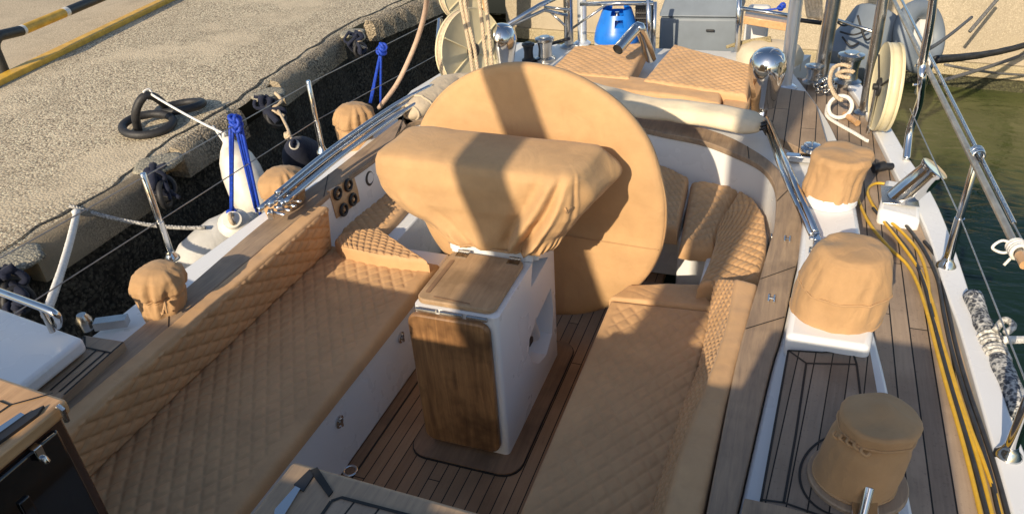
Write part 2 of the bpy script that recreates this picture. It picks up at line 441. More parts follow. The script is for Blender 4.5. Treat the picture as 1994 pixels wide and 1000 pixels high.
# ---- quay: top slab with a broken edge, capping blocks, and dark wet wall beneath
edge = ats(ZQ, (-60, 540), (0, 502), (120, 428), (238, 358), (330, 288), (450, 212), (500, 176), (560, 134), (640, 80), (680, 52), (790, 2))
e0 = edge[0] + (edge[0] - edge[3]) * 6
edge = [e0] + edge + [Vector((edge[-1].x, 10.9, ZQ)) + Vector((.1, 0, 0))]
ed = resample(edge, 220)
for i, p in enumerate(ed):
    if 4 < i < 214: ed[i] = p + Vector((noise.noise(p * 2.1) * .03 + noise.noise(p * 9) * .02, 0, 0))
def quay_slab():
    mb = MB(); n = len(ed); rows = []
    offs = [(-60, 0), (-7.0, 0), (-1.6, .0), (-.5, 0), (-.12, 0), (-.03, -.006), (0, -.03)]
    for dx, dz in offs:
        rows.append([Vector((p.x + dx, p.y, ZQ + dz)) for p in ed])
    vs = [p for r in rows for p in r]; fs = []
    for k in range(len(rows) - 1):
        for i in range(n - 1): fs.append((k * n + i, k * n + i + 1, (k + 1) * n + i + 1, (k + 1) * n + i))
    return mb.add(vs, fs)
tag(quay_slab().build("quay", quayc), kind='structure')
jp = [p + Vector((-.075 + .03 * noise.noise(p * 5), 0, .0035)) for p in ed[60:205]]
mb = MB(); nn_ = len(jp); vs = []
for p in jp: ww = .006 + .012 * max(0, .5 + noise.noise(p * 3)); vs += [p - Vector((ww, 0, 0)), p + Vector((ww, 0, 0))]
mb.add(vs, [(2 * i, 2 * i + 1, 2 * i + 3, 2 * i + 2) for i in range(nn_ - 1)]); tag(mb.build('quay_joint', quaywet, smooth=False), kind='structure')
far = MB(); far.box((-30, 40, ZQ - .05), (80, 57.8, .1)); tag(far.build("quay_far_side", quaysm, smooth=False), kind='structure')
# capping blocks along the edge (gaps = mooring notches)
cap = ats(ZQ, (-60, 540), (22, 492), (268, 340), (335, 288), (458, 212), (530, 158), (655, 70), (715, 40), (790, 2))
segs = [(cap[0] + (cap[0] - cap[1]) * 12, cap[1] - (cap[1] - cap[0]) * .3), (ats(ZQ, (40, 480))[0], cap[2]), (cap[3], cap[4]), (cap[5], cap[6]), (cap[7], Vector((-4.0, 10.9, ZQ)))]
glabels = ["concrete capping block of the quay edge left of the white mooring line", "long smooth capping block under the white mooring line", "rough capping block of the quay edge beside the black rings", "rough capping block between the two upper rope tangles", "farthest rough capping block running to the corner of the harbour"]
for k, (a, b) in enumerate(segs):
    n = max(12, int((b - a).length / .05)); mb = MB()
    A = []; B = []
    for i in range(n + 1):
        p = a.lerp(b, i / n); w = (noise.noise(p * 6) * .02 + noise.noise(p * 19) * .015) * (1 if k != 1 else .25)
        A.append((p, w))
    top = [Vector((p.x - .02, p.y, ZQ + .004 + w * .3)) for p, w in A]; e1 = [Vector((p.x + .055 + w, p.y, ZQ - .01 + w * .3)) for p, w in A]
    e2 = [Vector((p.x + .085 + w, p.y, ZQ - .07)) for p, w in A]; e3 = [Vector((p.x + .09 + w * 1.4, p.y, ZQ - .235 + w)) for p, w in A]; e4 = [Vector((p.x - .15, p.y, ZQ - .24 + w)) for p, w in A]
    rows = [top, e1, e2, e3, e4]; m = n + 1; vs = [q for r in rows for q in r]; fs = [(r * m + i, r * m + i + 1, (r + 1) * m + i + 1, (r + 1) * m + i) for r in range(4) for i in range(n)]
    fs += [tuple(r * m for r in range(5)), tuple(r * m + n for r in range(4, -1, -1))]
    mb.add(vs, fs)
    o = mb.build("capping_block", blocksm if k == 1 else quayedge, angle=60); tag(o, glabels[k], "block", "capping blocks along the quay edge")
# lower wall
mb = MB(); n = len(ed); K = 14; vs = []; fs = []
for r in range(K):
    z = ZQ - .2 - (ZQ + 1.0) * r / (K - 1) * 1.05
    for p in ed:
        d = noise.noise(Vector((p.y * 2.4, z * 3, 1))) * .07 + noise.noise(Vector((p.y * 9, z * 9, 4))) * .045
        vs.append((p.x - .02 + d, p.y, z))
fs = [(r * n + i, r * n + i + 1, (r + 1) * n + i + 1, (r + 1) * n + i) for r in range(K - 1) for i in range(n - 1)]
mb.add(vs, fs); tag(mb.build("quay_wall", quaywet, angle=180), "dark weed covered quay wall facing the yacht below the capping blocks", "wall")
# ---- far harbour wall
W0, W1 = at(1010, 90, z=ZW), at(1994, 178, z=ZW); wd = (W1 - W0).normalized(); nrm = Vector((wd.y, -wd.x, 0))
t = thing("harbour_wall", "sunlit pale concrete harbour wall closing the basin behind the stern", "wall", (W0 + W1) / 2)
A0 = W0 - wd * .2; A1 = W0 + wd * 60
mb = MB(); q = lambda p, d, z: Vector((p.x, p.y, z)) - nrm * d
mb.hull2([q(A0, .0, ZW + .3), q(A1, 0, ZW + .3), q(A1, .6, ZW + .3), q(A0, .6, ZW + .3)], [q(A0, .06, ZQ), q(A1, .06, ZQ), q(A1, .6, ZQ), q(A0, .6, ZQ)])
mb.build("wall", wallc, t)
mb = MB(); mb.hull2([q(A0, -.055, ZW + .13), q(A1, -.055, ZW + .13), q(A1, .5, ZW + .13), q(A0, .5, ZW + .13)], [q(A0, -.05, ZW + .296), q(A1, -.05, ZW + .296), q(A1, .5, ZW + .296), q(A0, .5, ZW + .296)])
mb.build("footing", wallb, t, bevel=.02)
mb = MB(); mb.hull2([q(A0, -.09, ZW - .8), q(A1, -.09, ZW - .8), q(A1, .5, ZW - .8), q(A0, .5, ZW - .8)], [q(A0, -.06, ZW + .126), q(A1, -.06, ZW + .126), q(A1, .5, ZW + .126), q(A0, .5, ZW + .126)]); mb.build("wet_band", weed, t)
# ---- pavement strip beyond the kerb, kerb, barrier
k0, k1 = at(0, 170, z=ZQ), at(345, 0, z=ZQ); kd = (k1 - k0).normalized(); kn = Vector((-kd.y, kd.x, 0))
ka, kb = k0 - kd * 12, k0 + kd * 40
mb = MB(); plate(mb, [ka + Vector((0, 0, .006)), kb + Vector((0, 0, .006)), kb + kn * 40 + Vector((0, 0, .006)), ka + kn * 40 + Vector((0, 0, .006))], .005)
tag(mb.build("pavement", quaysm, smooth=False), kind='structure')
mb = MB(); hk = Vector((0, 0, .06)); mb.hull2([ka, kb, kb + kn * .15, ka + kn * .15], [ka + hk, kb + hk, kb + kn * .15 + hk, ka + kn * .15 + hk])
o = mb.build("kerb", yellow, bevel=.012); tag(o, "low yellow painted kerb along the quay below the barrier", "kerb")
# barrier rail
b0 = at(12, 148, z=ZQ); hb = Vector((0, 0, .33)); bd = (at(200, 0, z=ZQ + .33) - at(10, 80, z=ZQ + .33)).normalized()
t = thing("barrier_rail", "low tubular barrier painted in black and yellow bands behind the kerb", "barrier", b0)
def seg_tube(a, b): return [b0 + hb + bd * (a + (b - a) * i / 6) for i in range(7)]
RB = .05
mb = MB(); mb.tube([b0, b0 + hb * .75] + [b0 + hb * .75 + Vector((0, 0, .115)) * math.sin(a) + bd * .13 * (1 - math.cos(a)) for a in [i * PI / 16 for i in range(1, 9)]] + [b0 + hb + bd * .42], RB, 14)
mb.build("elbow_post", blackp, t); mb = MB(); mb.lathe([(.14, 0), (.14, .02), (.125, .028), (.07, .03)], b0, 24); mb.build("base_flange", blackp, t)
s = .42; L = [(.04, whitep, "white_band"), (.66, yellow, "yellow_band"), (.07, whitep, "white_band"), (.8, blackp, "black_band"), (.1, whitep, "white_band"), (1.2, yellow, "yellow_band")]
for d, m_, nm in L:
    mb = MB(); mb.tube(seg_tube(s, s + d), RB + (.001 if m_ is whitep else 0), 14); mb.build(nm, m_, t); s += d
mb = MB(); e = b0 + bd * (s + .2); mb.tube([b0 + hb + bd * s, e + hb - Vector((0, 0, .03)), e + hb * .75, e], RB, 14); mb.build("elbow_post", blackp, t)
# mooring staple and rings
sp = at(268, 252, z=ZQ); sq = at(322, 214, z=ZQ)
mid = at(287, 186, z=ZQ + .30)
pts = catmull([sp - Vector((0, 0, .05)), at(264, 226, z=ZQ + .16), at(272, 198, z=ZQ + .27), mid, at(306, 192, z=ZQ + .24), at(322, 208, z=ZQ + .08), sq - Vector((0, 0, .05))], 6)
mb = MB(); mb.tube(pts, .032, 12); tag(mb.build("mooring_staple", blackrub, angle=180), "black iron staple arching out of the quay with a thin line tied on top", "mooring staple")
for c, R, lab, tilt, rx in (((288, 242), .185, "black mooring ring lying round the foot of the staple", (.1, -.05, 1), 1), ((352, 208), .175, "black mooring ring lying flat just beyond the staple", (-.1, .1, 1), 1)):
    mb = MB(); torus(mb, at(*c, z=ZQ + .05), R, .032, tilt, 40, 12); tag(mb.build("mooring_ring", blackrub, angle=180), lab, "mooring ring", "iron rings by the staple")
# notches with mortar and tangled old rope
for k, (px, py, sc, lab) in enumerate(((292, 330, .95, "dark rope tangle over pale mortar behind the left stanchion"), (512, 190, .85, "dark rope tangle over mortar above the navy topped fender"), (680, 68, .8, "dark rope tangle on the quay edge nearest the tan whip line"), (5, 520, .8, "dark rope tangle on the quay edge at the far left"))):
    c = at(px, py, z=ZQ)
    t = thing("rope_tangle", lab, "rope tangle", c, "old rope tangles on the quay edge")
    mb = MB(); prof = [(.001, .012), (.09 * sc, .011), (.14 * sc, .008), (.17 * sc, .002), (.18 * sc, -.02)]
    mb.lathe(prof[::-1], c + Vector((-.02, .10, 0)), 26, wob=lambda a, z, k=k: .35 * noise.noise(Vector((math.cos(a) * 1.5, math.sin(a) * 1.5, k * 5 + z * 3))))
    mb.build("mortar_bed", mortar, t, angle=180)
    rnd = random.Random(k + 3); mb = MB()
    for j in range(5):
        p = [c + Vector((.04 + rnd.uniform(-.05, .12), rnd.uniform(-.16, .02), .035 - i * .06 + rnd.uniform(-.02, .02))) * 1 + Vector((i * .035, -.02 * i, 0)) for i in range(4)]
        mb.tube(catmull(p, 5), rnd.uniform(.012, .03), 7)
    mb.build("old_rope", navy, t, angle=180)
    mb = MB()
    for j in range(2):
        torus(mb, c + Vector((.12 + .05 * j, -.06 - .04 * j, -.1 - .03 * j)), .09 * sc, .02, (1, rnd.uniform(-.5, .5), rnd.uniform(0, .8)), 20, 8)
    mb.build("rubber_loop", blackrub, t, angle=180)
    if k in (1, 2):
        mb = MB(); mb.tube(catmull([c + Vector((.1, .05, .03)), c + Vector((.18, .0, -.02)), c + Vector((.15, -.1, -.06)), c + Vector((.24, -.08, -.12))], 6), .016, 8); mb.build("pale_rope_end", beiger, t, angle=180)

# ================================================================== YACHT
ZC, ZS, ZD = .72, .44, .65
Y = thing("sailing_yacht", "moored sailing yacht with teak decks, white aft cockpit and pedestal steering", "yacht", (-1.2, 3.0, 0))
# plan curves
gin = ats(ZD, (1962, 1000), (1890, 740), (1861, 640), (1836, 570), (1807, 473), (1775, 400), (1746, 354), (1724, 307), (1700, 258), (1672, 205), (1640, 160))
gout = ats(ZD, (2035, 1000), (1958, 800), (1919, 660), (1890, 590), (1862, 505), (1830, 420), (1800, 362), (1766, 311), (1738, 262), (1702, 205), (1668, 160))
gin = [gin[0] + (gin[0] - gin[1]) * 3] + gin; gout = [gout[0] + (gout[0] - gout[1]) * 3] + gout
n = 60; GI = resample(catmull(gin, 6), n); GO = resample(catmull(gout, 6), n)
mb = MB(); up = [p + Vector((0, 0, .03)) for p in GI]; uo = [p + Vector((0, 0, .025)) for p in GO]
mb.strip(up, uo, ZD - .05); mb.build("gunwale", gel, Y, bevel=.008)
# hull sides: starboard picture-left and port picture-right
def side(curve, sgn):
    mb = MB(); K = 8; vs = []; m = len(curve)
    for r in range(K):
        f = r / (K - 1); z = ZD - .02 + (-1.15 - ZD) * f
        for p in curve: vs.append((p.x - sgn * .18 * f * f, p.y, z))
    return mb.add(vs, [(r * m + i, r * m + i + 1, (r + 1) * m + i + 1, (r + 1) * m + i) for r in range(K - 1) for i in range(m - 1)])
side([p - Vector((.01, 0, 0)) for p in GO], 1).build("topside", gel, Y, angle=180)
lg = ats(.6, (195, 655), (270, 598), (400, 505), (500, 432), (600, 360), (690, 295), (800, 215), (880, 160))
lg = [lg[0] + (lg[0] - lg[2]) * 3] + lg; LG = resample(catmull(lg, 6), n)
LI = [p + Vector((.34, 0, 0)) for p in LG]
mb = MB(); mb.strip([p + Vector((0, 0, .03)) for p in LG], [p + Vector((.3, 0, .05)) for p in LG], .5); mb.build("gunwale", gel, Y, bevel=.01)
side([p + Vector((.01, 0, 0)) for p in LG], -1).build("topside", gel, Y, angle=180)
mb = MB(); mb.tube([p + Vector((-.02, 0, -.03)) for p in LG], .032, 10); mb.build("rubbing_strake", steel2, Y, angle=180)
stern_y = 6.35
mb = MB(); mb.box((-1.2, stern_y, -.25), (3.1, .06, 1.75)); mb.build("transom", gel, Y, bevel=.02)
# teak side deck on the right
si = ats(ZD, (1762, 1000), (1716, 760), (1688, 640), (1668, 500), (1660, 400), (1640, 320), (1610, 250), (1570, 190), (1540, 150))
si = [si[0] + (si[0] - si[1]) * 3] + si; SI = resample(catmull(si, 6), n)
mb = MB(); mb.strip([p + Vector((0, 0, .0)) for p in SI], [p + Vector((-.004, 0, 0)) for p in GI], ZD - .06); mb.build("side_deck", teakdeck, Y, smooth=False)
# deck moulding between coaming and side deck (white)
cout = ats(ZC, (1435, 1000), (1500, 720), (1524, 640), (1545, 540), (1560, 480), (1562, 440), (1552, 400), (1535, 355), (1505, 318), (1465, 290), (1410, 262), (1330, 238), (1240, 222))
cin = ats(ZC, (1375, 1000), (1430, 720), (1450, 640), (1480, 540), (1497, 480), (1508, 440), (1512, 385), (1505, 352), (1480, 322), (1432, 298), (1368, 274), (1300, 260), (1240, 247))
cout = [cout[0] + (cout[0] - cout[1]) * 2] + cout; cin = [cin[0] + (cin[0] - cin[1]) * 2] + cin
CO = resample(catmull(cout, 8), 90); CI = resample(catmull(cin, 8), 90)
yl = CI[-1].y                                     # aft wall continues behind the wheel to the other side
lout = ats(ZC, (60, 815), (250, 655), (374, 550), (515, 430), (640, 338), (735, 265), (800, 215))
lin = ats(ZC, (120, 835), (308, 655), (430, 550), (545, 455), (610, 402), (670, 350), (748, 292))
aftL = [Vector((-2.42, 4.3, ZC)), Vector((-2.25, yl - .12, ZC)), Vector((-1.8, yl, ZC)), CI[-1].copy()]
aftLo = [Vector((-2.56, 4.4, ZC)), Vector((-2.36, yl + .08, ZC)), Vector((-1.85, yl + .16, ZC)), CO[-1].copy()]
lin = [Vector((lin[1].x + .01, .3, ZC))] + lin[1:] ; lout = [Vector((lout[1].x + .01, .3, ZC))] + lout[1:]
LIN = resample(catmull(lin + aftL, 8), 90); LOUT = resample(catmull(lout + aftLo, 8), 90)
mb = MB(); mb.strip(CI, CO, ZC - .035); mb.build("coaming_cap", teakcap, Y, bevel=.006)
mb = MB(); mb.strip(LIN, LOUT, ZC - .035); mb.build("coaming_cap", teakcap, Y, bevel=.006)
def wall_under(Ci, Co, dz0, z1, inset=.012):
    mb = MB(); A = [Vector((p.x, p.y, z1)) for p in Ci]; B = [Vector((p.x, p.y, z1)) for p in Co]
    ins = [a + (b - a).normalized() * inset for a, b in zip(A, B)]; ino = [b - (b - a).normalized() * inset for a, b in zip(A, B)]
    return mb.strip(ins, ino, dz0)
wall_under(CI, CO, .0, ZC - .037).build("coaming", gel, Y)
wall_under(LIN, LOUT, .0, ZC - .037).build("coaming", gel, Y)
# caulked butt joints and a seam along the cap
def on_cap(f, A, B): i = int(f * (len(A) - 1)); return [A[i].lerp(B[i], .02), A[i].lerp(B[i], .98)]
for A_, B_, ff in ((CI, CO, (.49, .565, .72, .84)), (LIN, LOUT, (.3, .52, .68))):
    for f in ff: mb = MB(); line_on(mb, on_cap(f, A_, B_), .005, .0015); mb.build("cap_joint", caulk, Y, smooth=False)
# white deck moulding right of coaming
m0 = [p + Vector((-.01, 0, 0)) for p in resample(CO[:62], n)]
mb = MB(); SIa = [p for p in SI]
dk = [Vector((p.x + .004, p.y, ZC - .02)) for p in CO if p.y < 3.6]
dm = resample(dk, 40); so_ = resample([Vector((p.x + .008, p.y, ZC - .02)) for p in SI if dk[0].y - .4 < p.y < 3.75], 40)
mb.strip(dm, so_, .3); mb.build("deck_moulding", gel, Y, bevel=.012)
# aft deck
ad = [Vector((p.x, p.y, ZC - .03)) for p in CO if p.y > 3.6] 
adl = [Vector((p.x, p.y, ZC - .03)) for p in LOUT if p.y > 3.6]
poly = [(p.x, p.y) for p in adl] + [(p.x, p.y) for p in reversed(ad)]
poly += [(SI[i].x, SI[i].y) for i in range(n) if SI[i].y > 3.75] + [(.1, stern_y), (-2.6, stern_y), (-2.75, 5.0)]
mb = MB(); mb.prism(poly, ZC - .2, ZC - .03); mb.build("aft_deck", gel2, Y, smooth=False)
sd = [p + Vector((.36, 0, 0)) for p in LG]
mb = MB(); mb.strip([Vector((p.x, p.y, .6)) for p in LI], [Vector((x.x - .004, x.y, .6)) for x in resample(LOUT[:70], n)], .45); mb.build("side_deck", gel, Y)
# teak pad on the aft quarter
tp = ats(ZC + .02, (1503, 178), (1520, 170), (1570, 178), (1590, 205), (1612, 283), (1560, 290), (1510, 265), (1492, 225))
mb = MB(); plate(mb, tp, .05); mb.build("quarter_deck", teakdeck2, Y, bevel=.004)
# raised teak panel with margin boards
ZP = ZC + .045
pn = ats(ZP, (1535, 682), (1600, 686), (1655, 684), (1676, 676), (1692, 672), (1697, 700), (1710, 773), (1742, 960), (1750, 1000), (1775, 1180), (1440, 1180), (1482, 975))
mb = MB(); plate(mb, pn, .06); mb.build("teak_panel", teakpanel, Y, smooth=False)
mb = MB()
q = lambda *p: ats(ZP, *p)
for l in (q((1535, 682), (1510, 820), (1482, 975), (1462, 1085)), q((1535, 682), (1600, 686), (1655, 684), (1692, 668)), q((1535, 682), (1570, 707), (1572, 708)), q((1570, 707), (1668, 709)), q((1570, 707), (1549, 850), (1526, 978)), q((1660, 684), (1668, 709), (1676, 775)), q((1526, 978), (1600, 1004)), q((1480, 972), (1526, 978))): line_on(mb, l, .008, .0015)
arc = [at(1655 + 98 * math.cos(a), 925 + 82 * math.sin(a), z=ZP) for a in [PI * (.35 + 1.1 * i / 30) for i in range(31)]]
line_on(mb, arc, .008, .002); mb.build("panel_caulking", caulk, Y, smooth=False)
mb = MB(); c = at(1668, 935, z=ZP); mb.lathe([(.142, 0), (.142, .010), (.138, .014)], c, 40); mb.build("winch_pad", teakcap, Y)
tk = ats(ZP + .012, (1450, 968), (1530, 985), (1660, 1020), (1690, 1180), (1400, 1180)); mb = MB(); plate(mb, tk, .05); mb.build("deck_board", teakcap, Y, bevel=.004)
# ---------------- cockpit sole, lockers, benches
mb = MB(); mb.box((-1.2, 2.3, -.03), (1.2, 5.0, .06)); mb.build("cockpit_sole", teaksole, Y, smooth=False)
XL = -1.70; XR = -.69
mb = MB(); mb.box((XL - .36, 1.77, .2), (.72, 3.02, .4)); mb.build("locker_front", gel, Y, bevel=.012)      # left bench box
mb = MB(); mb.box((XR + .34, 1.4, .2), (.68, 3.3, .4)); mb.build("locker_front", gel, Y, bevel=.012)         # right bench box
mb = MB(); mb.box((-.17, 3.8, .2), (.3, 1.5, .4)); mb.build("locker_front", gel, Y, bevel=.012)
mb = MB(); a = at(1320, 548, z=.0); mb.box((-.27, 4.2, .2), (.45, .92, .402)); mb.build("aft_locker", gel, Y, bevel=.012)
mb = MB(); mb.box((-2.25, 3.95, .2), (.36, 1.3, .4)); mb.build("locker_front", gel, Y, bevel=.012)
mb = MB(); mb.box((-1.25, 4.4, .2), (1.48, .84, .4)); mb.build("aft_locker", gel, Y, bevel=.012)
bx = at(1290, 550, z=.0); mb = MB(); mb.box((-.55, 3.52, .09), (.36, .2, .18)); mb.build("foot_step", teaktrim, Y, bevel=.01)
for px, py in ((660, 820), (780, 656)):
    c = at(px, py, x=XL + .001); mb = MB(); R = Matrix.Rotation(PI / 2, 3, 'Y')
    mb.lathe([(.03, 0), (.03, .006), (.022, .009), (.02, .004), (.012, .004), (.012, .014), (.006, .016)], c, 24, R); mb.build("locker_latch", steel, Y)
    mb = MB(); mb.box(c + Vector((.014, 0, .0)), (.01, .012, .05)); mb.build("latch_lever", steel, Y, bevel=.003)
c = at(682, 916, z=.003); mb = MB(); torus(mb, c, .03, .007, seg=28); mb.build("deck_drain", steel, Y, angle=180)
# gauges on the left inner wall
pan = [at(*p, x=-2.405) for p in ((640, 372), (688, 342), (702, 390), (655, 425))]
t2 = MB(); t2.hull2([p + Vector((-.01, 0, 0)) for p in pan], [p + Vector((.004, 0, 0)) for p in pan]); ipan = t2.build("instrument_panel", teakvarn, Y, smooth=False)
for px, py in ((656, 376), (677, 360), (668, 408), (686, 388)):
    c = at(px, py, x=-2.40); mb = MB(); R = Matrix.Rotation(PI / 2, 3, 'Y'); torus(mb, c + Vector((.006, 0, 0)), .033, .0095, (1, 0, 0), 24, 8); g = mb.build("gauge", blackplas, ipan, angle=180); mb = MB(); mb.lathe([(.012, 0), (.012, .01), (.008, .014)], c, 16, R); mb.build("gauge_hub", teakvarn, ipan)
    
for px, py in ((718, 346),):
    c = at(px, py, x=-2.40); mb = MB(); mb.lathe([(.05, 0), (.05, .01), (.036, .014), (.034, .007)], c, 28, Matrix.Rotation(PI / 2, 3, 'Y')); mb.build("round_socket", blackplas, Y)
# sole margin boards and pedestal trim
mb = MB(); mb.box((XL + .028, 2.0, .002), (.05, 3.4, .008)); mb.box((XR - .03, 2.0, .002), (.05, 3.4, .008)); mb.build("margin_board", teaktrim, Y)
mb = MB(); mb.box((XL + .056, 2.0, .002), (.007, 3.4, .005)); mb.box((XR - .058, 2.0, .002), (.007, 3.4, .005)); mb.build("sole_caulking", caulk, Y)
PX0, PX1, PY0, PY1 = -1.383, -1.002, 2.285, 3.06
outer = rrect(PX0 - .085, PX1 + .075, PY0 - .115, PY1 + .1, .09); inner_ = rrect(PX0 - .090, PX1 + .080, PY0 - .120, PY1 + .105, .095)
mb = MB(); mb.prism(inner_, 0, .009); mb.build("trim_caulking", caulk, Y); mb = MB(); mb.prism(outer, 0, .014); mb.build("pedestal_trim", teaktrim, Y)
# ---------------- steering pedestal
ped = MB(); ped.prism(rrect(PX0, PX1, PY0, PY1, .022, 4), .014, .785)
pob = ped.build("pedestal", gel, Y, angle=35)
def cut(o, mbs):
    for m_ in mbs:
        cme = D.meshes.new("cut"); org = wloc(o); cme.from_pydata([tuple(p - org) for p in m_.v], [], m_.f)
        bm = bmesh.new(); bm.from_mesh(cme); bmesh.ops.recalc_face_normals(bm, faces=bm.faces); bm.to_mesh(cme); bm.free()
        c = D.objects.new("cut", cme); col.objects.link(c); c.location = org
        md = o.modifiers.new("b", 'BOOLEAN'); md.operation = 'DIFFERENCE'; md.object = c; md.solver = 'EXACT'
        bpy.context.view_layer.update(); dg = bpy.context.evaluated_depsgraph_get()
        me = D.meshes.new_from_object(o.evaluated_get(dg)); o.modifiers.clear(); old = o.data; o.data = me; me.name = old.name
        D.objects.remove(c); 
        me.set_sharp_from_angle(angle=math.radians(35))
def xprism(pts, x0, x1):
    m_ = MB(); return m_.hull2([Vector((x0, y, z)) for y, z in pts], [Vector((x1, y, z)) for y, z in pts])
tri = [(p.y, p.z) for p in (at(1037, 505, x=PX1), at(1068, 500, x=PX1), at(1034, 560, x=PX1))]
slot = [(p.y, p.z) for p in [at(*p, x=PX1) for p in ((1073, 560), (1077, 600), (1075, 650), (1064, 690), (1050, 707), (1036, 706), (1030, 690), (1031, 660), (1045, 620))]]
cut(pob, [xprism(tri, PX1 - .09, PX1 + .05), xprism(slot, PX1 - .10, PX1 + .05)])
mb = MB(); c = at(1040, 668, x=PX1 - .0); mb.box(c + Vector((-.03, .01, 0)), (.03, .05, .03)); mb.build("switch", blackplas, pob, bevel=.004)
mb = MB(); c = at(1058, 640, x=PX1 - .0); mb.tube([Vector((PX1 - .07, c.y + .06, c.z - .1)), Vector((PX1 - .06, c.y, c.z)), Vector((PX1 - .075, c.y - .05, c.z + .13))], .03, 12); mb.build("hose_locker_pipe", gel2, pob)
# console block under the canvas
mb = MB(); mb.box((-1.2, 2.93, .96), (.44, .36, .36)); mb.build("console", gel, pob, bevel=.01)
mb = MB(); mb.box((-1.2, 2.738, .815), (.40, .022, .06)); mb.build("console_lip", gel, pob, bevel=.006)
# front door, lid, hinges
fd = MB(); pts = rrect(PX0 - .02, PX1 - .03, .045, .765, .05)
fd.hull2([Vector((x, PY0 - .034, z)) for x, z in pts], [Vector((x, PY0 - .003, z)) for x, z in pts]); fd.build("door", teakdoor, pob, bevel=.008)
mb = MB(); mb.prism(rrect(PX0 + .004, PX1 - .022, PY0 + .015, 2.70, .04), .787, .812); lid = mb.build("lid", teaklid, pob, bevel=.006)
mb = MB(); mb.prism(rrect(PX0 + .028, PX0 + .05, 2.35, 2.62, .01), .8125, .814); mb.build("lid_slot", teaktrim, lid)
mb = MB(); mb.box((-1.22, 2.325, .8135), (.17, .006, .002), rz=-.05); mb.build("lid_crack", teaktrim, lid)
for x in (-1.32, -1.07):
    mb = MB(); mb.box((x, 2.67, .8145), (.055, .04, .004)); mb.tube([(x - .028, 2.695, .818), (x + .028, 2.695, .818)], .006, 8); mb.build("hinge", steel2, pob)
for x0, x1 in ((-1.36, -1.27), (-1.25, -1.15), (-1.13, -1.04)):
    mb = MB(); mb.tube([(x0, PY0 - .018, .784), (x1, PY0 - .018, .784)], .009, 8); mb.build("hinge", steel2, pob)
# wheel (mostly under its cover)
YW, WR, WC = 3.3, .70, Vector((-1.19, 3.3, .80))
mb = MB(); torus(mb, WC, WR - .05, .018, (.087, 1, 0), 64, 10)
for k in range(6):
    a = k * PI / 3 + .3; mb.tube([WC, WC + Vector((math.cos(a), -.087 * math.cos(a), math.sin(a))) * (WR - .05)], .01, 8)
mb.tube([WC, WC - Vector((0, .26, 0))], .03, 12); mb.build("wheel", steel, Y, angle=180)
# ---------------- stanchions and guard wires
def stanchion(base, top, r=.0125):
    base, top = Vector(base), Vector(top); mb = MB()
    mb.tube([base, base.lerp(top, .45)], r * 1.25, 12); mb.tube([base.lerp(top, .44), top - Vector((0, 0, .004)), top], [r, r, r * .8], 12)
    mb.lathe([(r * 2.6, 0), (r * 2.6, .01), (r * 1.6, .03), (r * 1.3, .05)], base, 16)
    return mb.build("stanchion", steel, Y)
Ltops = []
for (px, py), ztop, x in (((278, 337), 1.10, None), ((600, 157), 1.10, None)):
    tp_ = at(px, py, z=ztop); stanchion((tp_.x, tp_.y, .6), tp_, .016); Ltops.append(tp_)
R1t = at(1905, 297, z=1.225); stanchion((R1t.x, R1t.y, ZD + .02), R1t, .016)
R2b = at(1962, 888, z=ZD + .02); R2t = R2b + Vector((0, 0, .56)); stanchion(R2b, R2t, .016)
pL = at(862, 32, z=1.1)                           # starboard pushpit post
e_ = Ltops[0] + (Ltops[0] - Ltops[1]) * 2
mb = MB(); mb.tube([e_ - Vector((0, 0, .02)), Ltops[0] - Vector((0, 0, .02)), Ltops[1] - Vector((0, 0, .02)), pL], .0032, 6); mb.build("guard_wire", wire, Y)
mb = MB(); dz = Vector((0, 0, .27)); mb.tube([e_ - dz, Ltops[0] - dz, Ltops[1] - dz, pL - dz], .0032, 6); mb.build("guard_wire", wire, Y)
pR = at(1797, 120, z=1.28); pRb = at(1765, 312, z=ZD + .03)
mb = MB(); a = at(1772, 212, z=.98); mb.tube([a, R1t - Vector((0, 0, .30)), R2t - Vector((0, 0, .30)), R2t + Vector((.05, -2, -.3))], .0032, 6); mb.build("guard_wire", wire, Y)
mb = MB(); mb.tube([R1t - Vector((0, 0, .015)), R2t, R2t + Vector((.05, -2, 0))], .0032, 6); mb.build("guard_wire", wire, Y)
# pushpit posts and rails
mb = MB(); mid = at(1795, 160, z=1.18); mb.tube(catmull([pRb, at(1772, 255, z=.82), at(1790, 200, z=1.0), mid, pR, at(1812, 40, z=1.5), at(1822, -40, z=1.7)], 6), .021, 12); mb.build("pushpit_post", steel, Y, angle=180)
mb = MB(); a = at(1768, 215, z=1.0)
for px in ((1783, 125, 1772, 128),): pass
o1, o2 = at(1808, 125, z=1.22), at(1790, 180, z=1.02); mb.tube([o1, o2], .026, 12); mb.tube([at(1795, 128, z=1.2), at(1782, 128, z=1.2)], .008, 8); mb.tube([at(1790, 165, z=1.08), at(1778, 165, z=1.08)], .008, 8); mb.build("rod_holder", steel, Y)
pLb = at(868, 150, z=.66)
pl = [Vector((pL.x + .02, pL.y - .5, .66))]
lb = at(863, 148, z=.7); lt = at(880, 20, z=1.12)
mb = MB(); mb.tube(catmull([lb, lb.lerp(lt, .5), lt, lt + Vector((.05, .2, .15)), lt + Vector((.08, .4, .4))], 6), .02, 12); mb.build("pushpit_post", steel, Y, angle=180)
mb = MB(); a, b = at(857, 38, z=1.1), at(852, 100, z=.9); mb.tube([a, b], .022, 12); mb.tube([a.lerp(b, .25), a.lerp(b, .25) + Vector((.09, 0, 0))], .007, 8); mb.tube([a.lerp(b, .8), a.lerp(b, .8) + Vector((.07, 0, 0))], .007, 8); mb.build("rod_holder", steel, Y)
